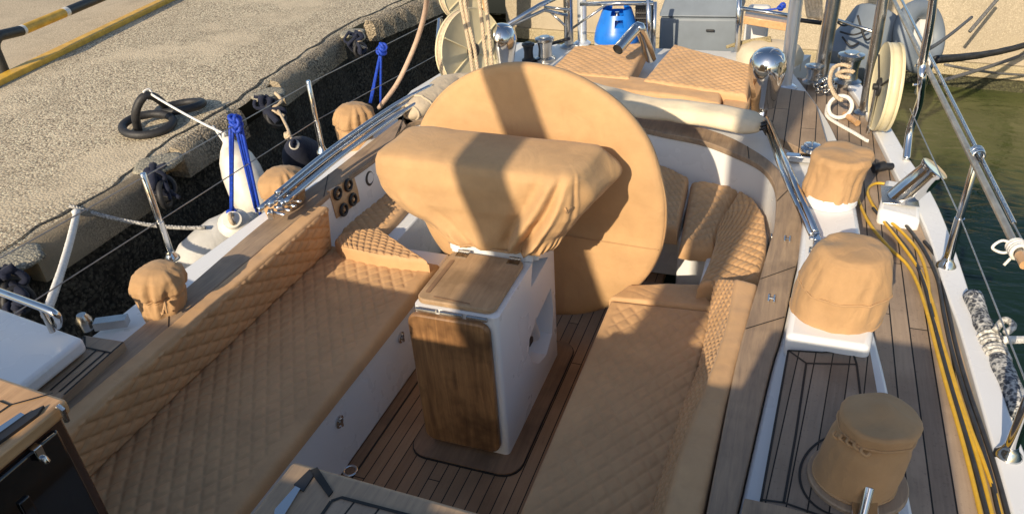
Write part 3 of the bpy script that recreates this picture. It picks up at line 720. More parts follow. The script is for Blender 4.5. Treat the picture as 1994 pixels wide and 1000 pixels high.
# stern rails across
def rail(name, pts, r, mat=steel): mb = MB(); mb.tube(pts, r, 12); return mb.build(name, mat, Y, angle=180)
YS = 6.15
def sy(px, py, y=YS): return at(px, py, y=y)
rail("pushpit_rail", [sy(1130, 8), sy(1272, 6)], .018); rail("pushpit_rail", [sy(955, 70, 5.6), sy(1052, 10, 6.0), sy(1100, -12, 6.2)], .02)
rail("pushpit_rail", [sy(965, 64, 5.65), sy(1060, 20, 6.05), sy(1105, 30, 6.15)], .014, steel2)
rail("pushpit_post", [sy(1262, -20), sy(1266, 125)], .02); rail("pushpit_post", [sy(1276, 4), sy(1272, 130)], .014)
rail("pushpit_post", [sy(1440, -20), sy(1436, 100)], .021)
rail("pushpit_rail", [sy(1440, 16), sy(1560, 34)], .016)
rail("pushpit_rail", [sy(1060, 14), sy(1110, 20)], .012, steel2); rail("pushpit_rail", [sy(1070, 22), sy(1100, 50)], .01, steel2)
rail("pushpit_rail", [sy(1115, 55), sy(1180, 10)], .01, steel2); rail("pushpit_rail", [sy(1110, 75), sy(1075, 85)], .014, blackplas)
rail("pushpit_rail", [sy(1618, 35, 6.2), sy(1700, 62, 5.9)], .012, steel2)
rail("pushpit_rail", [sy(1545, 38, 6.0), sy(1600, 45, 6.0)], .016, blackplas)
mb = MB(); a, b = sy(1447, 47), sy(1535, 62); mb.hull2([a, b, b + Vector((0, .2, 0)), a + Vector((0, .2, 0))], [p + Vector((0, 0, .06)) for p in (a, b, b + Vector((0, .2, 0)), a + Vector((0, .2, 0)))]); mb.build("rail_seat", teakvarn, Y, bevel=.006)
mb = MB(); m0_ = sy(1242, 16, 6.2)
for i in range(9):
    mb.tube([sy(1238 + i * 4, 14, 6.25), sy(1238 + i * 4, 95, 6.25)], .004, 5); mb.tube([sy(1236, 16 + i * 10, 6.25), sy(1272, 16 + i * 10, 6.25)], .004, 5)
mb.box(sy(1255, 60, 6.3), (.16, .01, .42)); mb.build("mesh_guard", blackplas, Y, smooth=False)
# backstay / arch poles
def pole(px, py, z, h, r, mat=steel, lean=(0, 0)):
    b = at(px, py, z=z); mb = MB(); mb.tube([b, b + Vector((lean[0] * h, lean[1] * h, h))], r, 20); mb.lathe([(r * 1.9, 0), (r * 1.9, .012), (r * 1.25, .03)], b, 20); return mb.build("arch_pole", mat, Y)
pole(1528, 172, ZC - .03, 3.2, .044, alum); pole(1596, 155, ZC - .05, 3.2, .05, steel2, (.02, 0)); pole(1682, 222, ZD, 3.2, .034, steel2, (-.02, 0))
pole(1108, 92, ZC - .03, 3.2, .04, steel2); pole(1134, 86, ZC - .03, 3.2, .04, alum)
pole(960, 132, ZC - .03, 3.2, .022, teakvarn, (-.05, .0))
# chrome dome ventilators
def dome(px, py, z, s=1.0):
    c = at(px, py, z=z); mb = MB()
    pr = [(.082, 0), (.082, .012), (.072, .02), (.076, .08), (.09, .17), (.106, .24), (.113, .29), (.108, .34), (.088, .38), (.055, .405), (.02, .414), (.001, .416)]
    mb.lathe([(r * s, h * s) for r, h in pr], c, 36); return mb.build("ventilator", steel, Y, angle=180)
dome(1484, 220, ZC - .03, 1.05); dome(982, 152, ZC - .03, 1.02)
# stern winches (small capstans)
def capstan(px, py, z, r, h, mat=steel):
    c = at(px, py, z=z); mb = MB(); mb.lathe([(r * 1.15, 0), (r * 1.15, h * .12), (r * .8, h * .2), (r * .72, h * .5), (r * .85, h * .78), (r * 1.05, h * .84), (r * 1.05, h * .93), (r * .6, h * .97), (r * .58, h)], c, 32); return mb.build("winch", mat, Y)
capstan(1582, 160, ZC - .02, .062, .13, steel2); capstan(1648, 165, ZD, .085, .24, steel2); capstan(1062, 118, ZC - .03, .075, .2, steel2); capstan(1030, 120, ZC - .03, .05, .16, blackplas)
# winch bases under the canvas hoods
def wbase(c, r0, r1, h, nm="winch_base"):
    mb = MB(); mb.lathe([(r0, 0), (r0 * .99, h * .5), (r1, h - .01), (r1 * .97, h)], c, 40); return mb.build(nm, gel, Y)
W1 = at(1618, 655, z=ZC - .02); W1c = Vector((W1.x + .0, W1.y + .06, ZC - .02)); wbase(W1c + Vector((0, -.02, .10)), .160, .150, .04)
yf = at(1600, 686, z=ZP).y + .01
mb = MB(); mb.prism([(.095, yf), (.385, yf), (.40, yf + .1), (.38, 3.2), (.36, 3.58), (.13, 3.58), (.12, 3.0)], ZC - .025, .812); mb.build('winch_plinth', gel, Y, bevel=.022, seg=3)
W2c = at(1606, 440, z=ZC - .02) + Vector((.0, .06, 0)); wbase(W2c + Vector((0, 0, .115)), .13, .112, .04)
W3c = at(1663, 925, z=ZP + .016)
# mooring bollard on the right gunwale
c = at(1758, 400, z=ZD + .03); mb = MB(); plate(mb, [c + Vector(v) for v in ((-.13, -.17, .05), (.06, -.2, .03), (.09, .2, .03), (-.08, .2, .05))], .09); mb.build("bollard_plinth", gel, Y, bevel=.02)
c = c + Vector((-.01, 0, .05)); dirv = Vector((.115, .0, .17)); hgt = dirv.length
Rm = dirv.to_track_quat('Z', 'Y').to_matrix(); mb = MB(); mb.lathe([(.068, -.03), (.066, hgt * .3), (.062, hgt - .03), (.071, hgt - .015), (.074, hgt - .004), (.07, hgt), (.001, hgt + .004)], c, 32, Rm); mb.build("bollard", steel, Y)
mb = MB(); plate(mb, [c + Vector(v) for v in ((-.1, -.1, .006), (.07, -.1, .004), (.07, .1, .004), (-.1, .1, .006))], .006); mb.build("bollard_plate", steel2, Y, bevel=.002)
# coaming hardware
for px, py in ((1533, 467), (1502, 583)):
    c = at(px, py, z=ZC); mb = MB()
    for sx in (-1, 1): mb.tube([c + Vector((sx * .011, -.025, .006)), c + Vector((sx * .011, .025, .006))], .0045, 8)
    mb.tube([c + Vector((-.011, 0, .007)), c + Vector((.011, 0, .007))], .0035, 8); mb.build("eye_strap", steel, Y)
for px, py in ((1503, 462), (1500, 490), (1490, 520), (1484, 555)):
    c = at(px, py, z=.66); mb = MB(); torus(mb, c, .016, .005, (1, .2, .2), 16, 8); mb.box(c, (.012, .03, .02)); mb.build("coaming_shackle", steel2, Y)
c = at(1580, 292, z=ZC + .03); mb = MB(); mb.lathe([(.06, 0), (.06, .02), (.045, .028), (.045, .034), (.02, .04)], c, 28); mb.build("rope_clutch", steel, Y)
mb = MB(); mb.box(at(1565, 308, z=ZC + .0), (.2, .05, .04)); mb.build("clutch_plinth", steel, Y, bevel=.006)
mb = MB(); mb.box(at(1600, 292, z=ZC + .04), (.06, .04, .03), rz=.3); mb.build("clutch_handle", gel2, Y, bevel=.01)
c = at(1683, 985, z=ZP + .02)
mb = MB(); mb.tube([c + Vector((-.01, -.06, 0)), c + Vector((.0, .0, .075)), c + Vector((.01, .03, .06))], [.012, .014, .014], 12); mb.box(c + Vector((0, -.03, .0)), (.07, .1, .02)); mb.build("deck_fitting", steel, Y, bevel=.003)
# curved sunpad handrail tube with open end
mb = MB(); pth = catmull([at(1203, 97, z=1.0), at(1226, 70, z=1.06), at(1242, 53, z=1.10)], 5) + catmull([at(1246, 54, z=1.10), at(1256, 80, z=.98), at(1268, 115, z=.82)], 5); mb.tube(pth, .04, 16, cap=False); mb.build("handrail", steel, Y, angle=180)
mb = MB(); d_ = (pth[1] - pth[0]).normalized(); mb.tube([pth[0] + d_ * .012, pth[0] + d_ * .03], .0385, 16); mb.build("bore_shade", caulk, Y)  # black disc stands in for the shade inside the open tube end
# ---------------- forward structures at the bottom edge of the picture
# left companionway leaf: teak top, dark glossy doors
ZB = 1.36
c0 = at(130, 775, z=ZB); xf = c0.x
t = MB(); t.hull2([Vector((xf - .9, -.2, ZB - .045)), Vector((xf, -.2, ZB - .045)), Vector((xf, c0.y, ZB - .045)), Vector((xf - .9, c0.y + .06, ZB - .045))], [Vector((xf - .9, -.2, ZB)), Vector((xf, -.2, ZB)), Vector((xf, c0.y, ZB)), Vector((xf - .9, c0.y + .06, ZB))])
bx = t.build("companionway_cabinet", teakvarn, Y, bevel=.012, seg=3)
mb = MB(); mb.hull2([Vector((xf - .85, -.2, .45)), Vector((xf - .02, -.2, .45)), Vector((xf - .02, c0.y - .02, .45)), Vector((xf - .85, c0.y + .03, .45))], [Vector((xf - .85, -.2, ZB - .046)), Vector((xf - .02, -.2, ZB - .046)), Vector((xf - .02, c0.y - .02, ZB - .046)), Vector((xf - .85, c0.y + .03, ZB - .046))])
mb.build("carcass", mahog, bx, bevel=.006)
mb = MB(); mb.box((xf - .014, c0.y / 2 - .13, ZB - .44), (.02, c0.y + .16, .76)); mb.build("glossy_door", blackgloss, bx, bevel=.008)
mb = MB(); mb.box((xf - .002, c0.y - .2, ZB - .45), (.012, .03, .6)); mb.build("door_stile", blackgloss, bx, bevel=.004)
mb = MB(); cc = at(73, 880, x=xf); mb.box(cc + Vector((.0, 0, 0)), (.022, .022, .04)); mb.tube([cc + Vector((.012, 0, -.012)), cc + Vector((.02, 0, -.03))], .008, 10); mb.build("door_latch", steel, bx, bevel=.006)
mb = MB(); cc = at(115, 800, x=xf); mb.tube([cc + Vector((.004, .0, .02)), cc + Vector((.016, 0, .01)), cc + Vector((.012, 0, -.03))], .007, 8); mb.build("door_hook", steel2, bx)
mb = MB(); line_on(mb, ats(ZB + .001, (0, 780), (20, 788), (68, 775), (103, 765)), .006, .001); line_on(mb, ats(ZB + .001, (20, 788), (-20, 815)), .006, .001); mb.build("top_caulking", caulk, bx, smooth=False)
mb = MB(); pp = ats(ZB + .012, (-30, 848), (40, 802), (48, 806), (-30, 862)); plate(mb, pp, .01); mb.build("blue_glass_strip", steel, bx)
mb = MB(); pp = ats(ZB + .008, (-30, 862), (48, 806), (85, 788), (72, 806), (-30, 880)); plate(mb, pp, .008); mb.build("hatch_slot", blackplas, bx)
# right companionway leaf
ZB = 1.36
c1 = at(608, 903, z=ZB)
t = MB(); t.hull2([Vector((c1.x - .05, -.3, ZB - .05)), Vector((c1.x + .75, -.3, ZB - .05)), Vector((c1.x + .75, c1.y - .02, ZB - .05)), Vector((c1.x - .05, c1.y, ZB - .05))], [Vector((c1.x - .05, -.3, ZB)), Vector((c1.x + .75, -.3, ZB)), Vector((c1.x + .75, c1.y - .02, ZB)), Vector((c1.x - .05, c1.y, ZB))])
hx = t.build("companionway_hatch", teakcap, Y, bevel=.012, seg=3)
mb = MB(); mb.box((c1.x + .36, c1.y / 2 - .2, .9), (.72, c1.y + .16, .7)); mb.build("carcass", mahog, hx)
mb = MB(); p_ = ats(ZB + .004, (603, 915), (618, 908), (648, 955), (640, 965)); plate(mb, p_, .006); mb.build("corner_strap", caulk, hx)
mb = MB(); p_ = ats(ZB + .006, (645, 975), (665, 968), (920, 1035), (900, 1150), (560, 1150)); plate(mb, p_, .007); mb.build("hatch_panel", teakpanel, hx, smooth=False)
mb = MB(); line_on(mb, ats(ZB + .0065, (645, 975), (665, 968), (920, 1035)), .008, .001); line_on(mb, ats(ZB + .0065, (645, 975), (560, 1100)), .008, .001); mb.build("hatch_caulking", caulk, hx, smooth=False)
mb = MB(); p_ = ats(ZB + .006, (535, 990), (575, 945), (585, 950), (548, 1010), (530, 1030)); plate(mb, p_, .006); mb.build("glass_strip", steel, hx)
mb = MB(); p_ = ats(ZB + .004, (572, 942), (603, 912), (612, 922), (590, 955)); plate(mb, p_, .005); mb.build("strip_seal", blackplas, hx)
# white coachroof corner on the left, deck planks and hand rail
wt = ats(.84, (162, 656), (0, 597), (-200, 540), (-300, 900), (45, 748)); mb = MB(); plate(mb, wt, .07); mb.build("coachroof", gel, Y, bevel=.02, seg=3)
mb = MB(); pk = ats(.76, (165, 652), (242, 664), (125, 768), (40, 850), (-100, 850), (60, 735)); plate(mb, pk, .05); mb.build("deck_planks", teakcap, Y, bevel=.004)
mb = MB()
for l in (((165, 655), (60, 735), (-20, 800)), ((165, 676), (216, 687)), ((165, 655), (165, 676)), ((165, 676), (75, 750)), ((190, 680), (98, 760)), ((207, 684), (115, 763)), ((216, 687), (125, 768)), ((240, 666), (216, 687))): line_on(mb, ats(.76, *l), .009, .002)
mb.build("plank_caulking", caulk, Y, smooth=False)
hr = catmull([at(-60, 545, z=.98), at(0, 568, z=.98), at(60, 590, z=.98), at(98, 605, z=.97), at(112, 617, z=.94), at(113, 634, z=.87)], 6)
mb = MB(); mb.tube(hr, .016, 12); mb.build("grab_rail", steel, Y, angle=180); mb = MB(); a = at(82, 602, z=.97); mb.tube([a, a - Vector((0, 0, .11))], .012, 10); mb.build("rail_foot", steel2, Y)
mb = MB(); a = at(170, 640, z=.66); mb.lathe([(.03, 0), (.035, .05), (.02, .08)], a, 16); mb.box(a + Vector((.1, .05, .02)), (.14, .05, .04), rz=.5); mb.build("deck_cleat", steel2, Y)
# ---------------- spars and hardtop forward of the viewpoint (they shade the cockpit)
mb = MB(); mb.prism([(-3.5, -2.6), (.24, -2.6), (.24, .25), (-.34, .25), (-.42, -.13), (-1.26, -.18), (-1.46, -.25), (-1.84, -.25), (-1.86, -.62), (-2.42, -.62), (-2.46, -.38), (-3.5, -.38)], 1.86, 1.90); mb.build("hardtop", roofm, Y, bevel=.02)
mb = MB(); mb.box((-1.2, -1.9, 1.2), (2.3, 1.4, 1.3)); mb.build("deckhouse", gel, Y, bevel=.05)
mb = MB(); mb.tube([(-1.19, -1.9, 1.9), (-1.19, -1.9, 9.5)], .14, 24); mb.build("mast", steel2, Y)
mb = MB(); mb.tube([(-1.94, -3.6, 3.4), (-1.94, -.5, 3.4)], .115, 24); mb.build("boom", gel, Y)
# ================================================================== LOOSE THINGS
# ---------------- upholstery
GC = "tan quilted cockpit cushions"
def cush(name, mb, label, mat=leather, group=GC, cat="cushion", angle=70):
    o = mb.build(name, mat, angle=angle); tag(o, label, cat, group); return o
x0 = -2.40
cush("seat_cushion", pad([(x0, .3, ZS), (x0, at(640, 486, z=ZS).y + .06, ZS)], [(-1.685, .3, ZS), (-1.685, at(815, 512, z=ZS).y + .03, ZS)], .06, .028, .072, .0075, (.01, .07, .02, .03), skew=.7), "long quilted seat cushion on the left cockpit bench")
# left backrest: plain block with a quilted face
t = thing("back_cushion", "long left backrest with zigzag quilting and plain top band", "cushion", (-2.36, 2.0, ZS), GC)
yb = at(632, 405, z=.72).y + .02
mb = MB(); mb.box((-2.39, (.2 + yb) / 2, (ZS + ZC) / 2 - .02), (.04, yb - .2, ZC - ZS - .02)); mb.build("back_body", leather, t, bevel=.01)
mb = pad([(-2.405, .2, ZC + .004), (-2.40, yb, ZC + .004)], [(-2.312, .2, ZC + .004), (-2.312, yb, ZC + .004)], .03, .012, .08, 0, wr=.003); mb.build("top_band", leather, t, angle=70)
mb = MB(); mb.hull2([Vector((-2.40, yb - .02, ZS + .005)), Vector((-2.345, yb - .02, ZS + .005)), Vector((-2.312, yb - .02, ZC - .01)), Vector((-2.40, yb - .02, ZC - .01))], [Vector((-2.40, yb, ZS + .005)), Vector((-2.345, yb, ZS + .005)), Vector((-2.312, yb, ZC - .01)), Vector((-2.40, yb, ZC - .01))]); mb.build("end_panel", leather, t, bevel=.006)
mb = pad([(-2.35, .2, ZS + .004), (-2.35, yb + .0, ZS + .004)], [(-2.302, .2, ZC - .008), (-2.302, yb - .01, ZC - .008)], .03, .012, .072, .011, (.0, .0, .0, .0), up=Vector((1, 0, .1)), wr=.003, skew=.52); mb.build("quilted_face", leather, t, angle=75)
# left aft wedge and helm bench
zb = ZS + .075
cush("bolster_cushion", pad(ats(zb, (650, 466), (662, 452), (690, 444), (735, 441)), ats(zb, (662, 478), (720, 492), (790, 502), (834, 506)), .11, .03, .075, .008, (0, .01, 0, .02)), "raised quilted cushion across the aft end of the left bench")
cush("bench_cushion", pad(ats(ZS, (648, 448), (690, 400), (735, 355), (790, 300), (840, 250)), ats(ZS, (742, 458), (775, 425), (800, 396), (850, 340), (905, 280)), .08, .03, .075, .008, (.0, .03, 0, 0)), "narrow quilted cushion on the left wall beside the gauge panel")
# right bench
cr = ats(ZS + .01, (1393, 604), (1190, 580)); 
B = [Vector((-.27, .3, ZS)), at(1393, 604, z=ZS)]; A = [Vector((-.715, .3, ZS)), at(1188, 582, z=ZS)]
cush("seat_cushion", pad(A, B, .06, .028, .072, .0065, (.04, .0, .02, .02), skew=.7), "long quilted seat cushion on the right cockpit bench")
cush("strip_cushion", pad(ats(ZS + .006, (1192, 576), (1225, 552), (1285, 549), (1362, 551)), ats(ZS + .006, (1186, 579), (1250, 585), (1320, 592), (1394, 601)), .07, .018, .078, .003, (.02, .02, .1, .0)), "narrow plain cushion strip closing the aft end of the right bench")
t = thing("back_cushion", "long right backrest with gathered quilting and plain top band", "cushion", (-.2, 2.0, ZS), GC)
ye = at(1482, 541, z=ZC).y; e1 = at(1483, 543, z=ZC); e0_ = at(1392, 531, z=ZC + .005)
TB = [Vector((-.215, .2, ZC + .005)), Vector((-.208, 1.45, ZC + .005)), at(1332, 845, z=ZC + .005), at(1372, 745, z=ZC + .005), at(1398, 676, z=ZC + .005), at(1418, 610, z=ZC + .005), at(1430, 538, z=ZC + .005)]
mb = pad(catmull(TB, 6), [(-.095, .2, ZC + .005), (-.09, 1.5, ZC + .005), (-.075, 2.1, ZC + .005), (e1.x - .01, ye - .05, ZC + .005)], .25, .028, .08, 0, wr=.004); mb.build("back_body", leather, t, angle=70)
mb = pad(catmull([Vector((-.30, .2, ZS + .005)), at(1308, 850, z=ZS + .005), at(1345, 745, z=ZS + .005), at(1366, 676, z=ZS + .01), at(1378, 610, z=ZS + .03), at(1388, 540, z=ZS + .07)], 6), [p + Vector((.012, 0, -.012)) for p in catmull(TB, 6)], .012, .02, .066, .012, (0, 0, 0, 0), up=Vector((-1, 0, .5)), wr=.006); mb.build("quilted_face", leather, t, angle=75)
# right aft corner: side bench and aft bench
zo = ZS + .09
cush("corner_cushion", pad(ats(zo, (1440, 366), (1470, 384), (1489, 415), (1494, 450), (1493, 480), (1478, 540)), ats(zo, (1400, 432), (1396, 446), (1393, 466), (1386, 490), (1374, 520), (1358, 552)), .13, .035, .075, .011, (0, .01, 0, .0), wr=.008), "curved puffy quilted cushion in the right aft corner of the cockpit")
cush("bench_cushion", pad(ats(zo - .03, (1346, 344), (1385, 346), (1420, 354), (1442, 366)), ats(zo - .05, (1322, 472), (1345, 477), (1372, 478), (1392, 478)), .10, .075, .078, .008, (0, .02, 0, 0), wr=.006), "shaded quilted cushion on the aft bench right of the dark seam")
cush("bench_cushion", pad(ats(zo - .03, (1215, 300), (1250, 305), (1300, 322), (1342, 343)), ats(zo - .03, (1200, 420), (1240, 430), (1290, 437), (1320, 440)), .12, .04, .078, .008, (0, .02, 0, 0), wr=.006), "quilted aft bench cushion half hidden behind the wheel cover")
# sun pads aft
GS = "sun pads on the aft deck"
zs = ZC + .12
cush("sun_pad", pad([at(1252, 155, z=zs), at(1312, 84, z=zs + .06)], [at(1455, 185, z=zs), at(1468, 126, z=zs + .06)], .13, .03, .07, .006, (.02, .02, .0, .02), step=.008), "right quilted sun pad beside the chrome dome ventilator", group=GS)
cush("sun_pad", pad([at(1066, 138, z=zs), at(1118, 88, z=zs + .06)], [at(1226, 152, z=zs), at(1262, 82, z=zs + .06)], .13, .03, .07, .006, (.02, .02, .0, .02), step=.008), "left quilted sun pad below the blue gas bottle", group=GS)
cush("sun_pad_bolster", pad(ats(zs - .01, (1100, 142), (1180, 143), (1260, 150), (1330, 158), (1406, 172)), ats(zs - .03, (1100, 170), (1180, 172), (1260, 180), (1330, 188), (1404, 203)), .1, .03, .07, 0, wr=.005), "plain tan bolster running along the front of the sun pads", group=GS)
cush("sun_pad", pad(ats(zs - .05, (1410, 178), (1465, 182)), ats(zs - .05, (1408, 207), (1452, 214)), .08, .02, .07, 0), "small plain corner pad next to the right chrome dome", group=GS)
# ---------------- wheel cover
t = thing("wheel_cover", "large round tan canvas cover pulled over the steering wheel", "wheel cover", WC - Vector((0, 0, WR)))
cs, sn = math.cos(-.087), math.sin(-.087)
def wp(a, r, d): return WC + Vector((cs * r * math.cos(a), sn * r * math.cos(a), r * math.sin(a))) + Vector((sn, -cs, 0)) * d
K = 128; mb = MB()
prof = [(0.001, .028), (.15, .028), (.3, .03), (.45, .033), (.58, .036), (.66, .036), (.69, .030), (.70, .018), (.704, 0), (.70, -.02), (.68, -.034), (.5, -.036), (.25, -.034), (.001, -.034)]
vs = []; fs = []
for i, (r, d) in enumerate(prof):
    for k in range(K):
        a = 2 * PI * k / K; w = noise.noise(Vector((r * 4 * math.cos(a), r * 4 * math.sin(a), 2))) * .010 - .006 * abs(math.cos(a * 3 + .9)) * math.sin(min(1, r / .66) * PI)
        r = r * (1 + .006 * noise.noise(Vector((math.cos(a) * 3, math.sin(a) * 3, 8)))) if r > .5 else r
        low = .012 if (r * math.sin(a) < -.14 and d > 0) else 0
        vs.append(wp(a, r, d + w + low * min(1, (-.14 - r * math.sin(a)) / .03)))
for i in range(len(prof) - 1):
    for k in range(K): fs.append((i * K + k, i * K + (k + 1) % K, (i + 1) * K + (k + 1) % K, (i + 1) * K + k))
mb.add(vs, fs); mb.build("cover_disc", canvas, t, angle=180)
mb = MB(); mb.tube([wp(2 * PI * k / 96, .703, .012) for k in range(96)], .006, 8, closed=True); mb.build("piping", canvas, t, angle=180)
mb = MB(); a0 = math.asin(-.15 / .695); pts = [WC + Vector((cs * x, sn * x, -.15 - .012 * math.sin((x + .69) * 2.2))) + Vector((sn, -cs, 0)) * .042 for x in [-.68 + 1.36 * i / 30 for i in range(31)]]
mb.tube(pts, .003, 6); mb.build("seam", canvas2, t)
mb = MB(); mb.lathe([(.11, 0), (.1, .03), (.03, .05)], WC + Vector((0, -.03, 0)), 24, Matrix.Rotation(PI / 2, 3, 'X')); mb.build("hub_bulge", canvas, t, angle=180)
# ---------------- binnacle cover
t = thing("binnacle_cover", "wrinkled tan canvas cover gathered over the pedestal instruments", "instrument cover", (-1.2, 2.9, .8))
lev = [  # z, xl, xr, yf, yb, power
    (.835, -1.415, -.95, 2.715, 3.06, 5), (.846, -1.43, -.935, 2.70, 3.07, 5), (.862, -1.46, -.91, 2.69, 3.09, 4.5), (.888, -1.52, -.88, 2.685, 3.11, 4), (.93, -1.575, -.845, 2.68, 3.13, 3.6),
    (.985, -1.655, -.81, 2.675, 3.15, 5), (1.035, -1.705, -.785, 2.675, 3.15, 6), (1.09, -1.735, -.775, 2.685, 3.14, 7), (1.145, -1.745, -.775, 2.69, 3.13, 8), (1.205, -1.745, -.78, 2.705, 3.115, 9), (1.231, -1.738, -.785, 2.725, 3.10, 9), (1.243, -1.722, -.80, 2.755, 3.08, 8), (1.252, -1.67, -.87, 2.85, 3.03, 6)]
def lerp_lev(z):
    for a, b in zip(lev, lev[1:]):
        if a[0] <= z <= b[0]:
            f = (z - a[0]) / (b[0] - a[0]); f2 = f
            return [p + (q - p) * f2 for p, q in zip(a, b)]
zsn = [.835 + .417 * i / 52 for i in range(53)]; K = 240; vs = []; fs = []
def ridge(d, w): return math.exp(-(d / w) ** 2)
for z in zsn:
    _, xl, xr, yf, yb_, pw = lerp_lev(z); cx, cy, ax, ay = (xl + xr) / 2, (yf + yb_) / 2, (xr - xl) / 2, (yb_ - yf) / 2
    for k in range(K):
        a = 2 * PI * k / K; c, s = math.cos(a), math.sin(a)
        u = abs(c) ** (2 / pw) * (1 if c >= 0 else -1); v = abs(s) ** (2 / pw) * (1 if s >= 0 else -1)
        p = Vector((cx + ax * u, cy + ay * v, z)); nrm_ = Vector((c * ay, s * ax, 0)).normalized()
        g = max(0, 1 - (z - .835) / .09)                                  # gathers at the draw string
        gw = max(0, 1 - (z - .85) / .25)
        d = g * .012 * math.sin(a * 34 + 2 * noise.noise(p * 6)) + gw * .014 * noise.noise(Vector((a * 5, z * 3, 2)))
        d += .018 * noise.noise(Vector((p.x * 6, p.y * 4, p.z * 3))) + .006 * noise.noise(p * 15)
        front = max(0, -s)
        f = (p.x - xl) / (xr - xl); h = (z - .835) / .417
        # long folds falling from the right front corner, a soft fold across the middle
        d += front * (.055 * ridge(f - (.66 + .25 * h), .026) - .045 * ridge(f - (.60 + .25 * h), .035) + .05 * ridge(f - (.80 + .16 * h), .022) - .05 * ridge(f - (.745 + .2 * h), .026) + .018 * ridge(f - (.25 - .2 * h), .05) - .014 * ridge(f - (.33 - .2 * h), .05)) * max(0, 1 - h) ** .5 * min(1, h * 8)
        d -= front * .03 * ridge(f - .45, .25) * ridge(h - .35, .25)
        rightf = max(0, c) * max(0, .35 + s)
        sm = max(0, min(1, (s + .25) / .5)); sm = sm * sm * (3 - 2 * sm)
        d += .10 * sm * max(0, c) ** .5 * ridge(h - .66, .23)     # bulge of the throttle box
        d -= .02 * max(0, c) * ridge(s + .5, .16) * ridge(h - .6, .4)
        vs.append(p + nrm_ * d + Vector((0, 0, .006 * noise.noise(p * 4) - .02 * (f - .5) * h * 1.2)))
n = len(zsn)
fs = [(i * K + k, i * K + (k + 1) % K, (i + 1) * K + (k + 1) % K, (i + 1) * K + k) for i in range(n - 1) for k in range(K)] + [tuple((n - 1) * K + k for k in range(K))]
mb = MB(); mb.add(vs, fs); mb.build("canvas_body", canvas, t, angle=180)
mb = MB(); row = vs[2 * K:3 * K]; mb.tube([Vector((p.x, p.y, p.z)) for p in row[::3]], .006, 6, closed=True); mb.build("drawstring_hem", canvas2, t, angle=180)
mb = MB(); i0 = 34
mb.tube([vs[i0 * K + int(K * .86)] + Vector((0, -.002, 0)), vs[(i0 - 3) * K + int(K * .872)] + Vector((0, -.004, 0)), vs[(i0 - 1) * K + int(K * .90)] + Vector((0, -.003, 0))], .005, 6); mb.build("fold_pleat", canvas2, t, angle=180)
# ---------------- winch hoods
def hood(label, c, prof, lean=(0, 0), seed=0, wr=.07, mat=canvas2, band=None, tie=None, squash=1, flat=True, cat="winch cover"):
    c = Vector(c); t = thing("winch_cover", label, cat, c, "tan canvas winch covers"); mb = MB(); seg = 72
    hmax = prof[-1][1]; L = []
    for a, b in zip(prof, prof[1:]):
        for i in range(4): L.append((a[0] + (b[0] - a[0]) * i / 4, a[1] + (b[1] - a[1]) * i / 4))
    L.append(prof[-1]); vs = []
    for r, z in L:
        for k in range(seg):
            a = 2 * PI * k / seg; q_ = Vector((math.cos(a) * 1.5, math.sin(a) * 1.5, z * 4 + seed * 7)); q2_ = Vector((math.cos(a) * 3.6, math.sin(a) * 3.6, z * 5 + seed * 3))
            f = z / hmax; side_ = min(1, r / (.3 * prof[0][0]))
            d = wr * (noise.noise(q_) + .9 * (.5 - abs(noise.noise(q2_)) * 2)) * side_ * (.4 + .6 * math.sin(min(1, f) * PI)) + .02 * math.sin(a * 9 + seed + z * 20) * max(0, 1 - abs(z - (band or -9)) / .05)
            rr = r * (1 + d)
            vs.append(c + Vector((rr * math.cos(a) + lean[0] * f, rr * math.sin(a) * squash + lean[1] * f, z + .012 * noise.noise(Vector((math.cos(a) * r * 12, math.sin(a) * r * 12, seed))) * (1 if f > .8 else .2))))
    m = len(L); fs = [(i * seg + k, i * seg + (k + 1) % seg, (i + 1) * seg + (k + 1) % seg, (i + 1) * seg + k) for i in range(m - 1) for k in range(seg)]; fs.append(tuple((m - 1) * seg + k for k in range(seg)))
    mb.add(vs, fs); mb.build("canvas_hood", mat, t, angle=180)
    mb = MB(); mb.tube(vs[:seg][::2], .0045, 6, closed=True); mb.build("hem", mat, t, angle=180)
    if band is not None:
        j = min(range(m), key=lambda i: abs(L[i][1] - band)); mb = MB(); rw = vs[j * seg:(j + 1) * seg]; mb.tube([c + (p - c) * 1.0 + Vector((p.x - c.x - lean[0] * band / hmax, p.y - c.y, 0)) * .015 for p in rw[::2]], .004, 6, closed=True); mb.build("draw_cord", mat if not tie else canvas2, t, angle=180)
    return t, vs
hood("broad tan canvas cover on the white winch base by the yellow hose", W1c + Vector((.0, -.025, .108)), [(.166, 0), (.168, .07), (.164, .15), (.152, .2), (.142, .24), (.131, .268), (.115, .282), (.06, .289), (.001, .29)], (.025, .0), 1, .07, canvas2, .13)
hood("leaning tan canvas cover behind the broad one on the right deck", W2c + Vector((0, .02, .108)), [(.128, 0), (.13, .07), (.122, .13), (.126, .18), (.138, .22), (.128, .242), (.06, .25), (.001, .252)], (.035, .02), 2, .11, canvas2, None)
hood("flat topped tan canvas cover with knotted drawstring on the teak panel", W3c + Vector((0, 0, .002)), [(.116, 0), (.116, .08), (.11, .16), (.100, .19), (.092, .205), (.103, .215), (.108, .25), (.101, .259), (.05, .262), (.001, .263)], (.03, -.01), 3, .03, canvas2, .215)
c3 = W3c + Vector((-.085, -.055, .21)); rnd = random.Random(5); mb = MB()
for k in range(5):
    p = c3 + Vector((.018 * k, -.012 * k, rnd.uniform(-.012, .012))); mb.tube(catmull([p, p + Vector((-.006, -.014, -.004)), p + Vector((.008, -.018, -.012)), p + Vector((.018, -.012, -.004))], 4), .005, 6)
k3 = mb.build("gathered_knot", canvas2, [o for o in col.objects if o.get("label", "").startswith("flat topped")][0], angle=180)
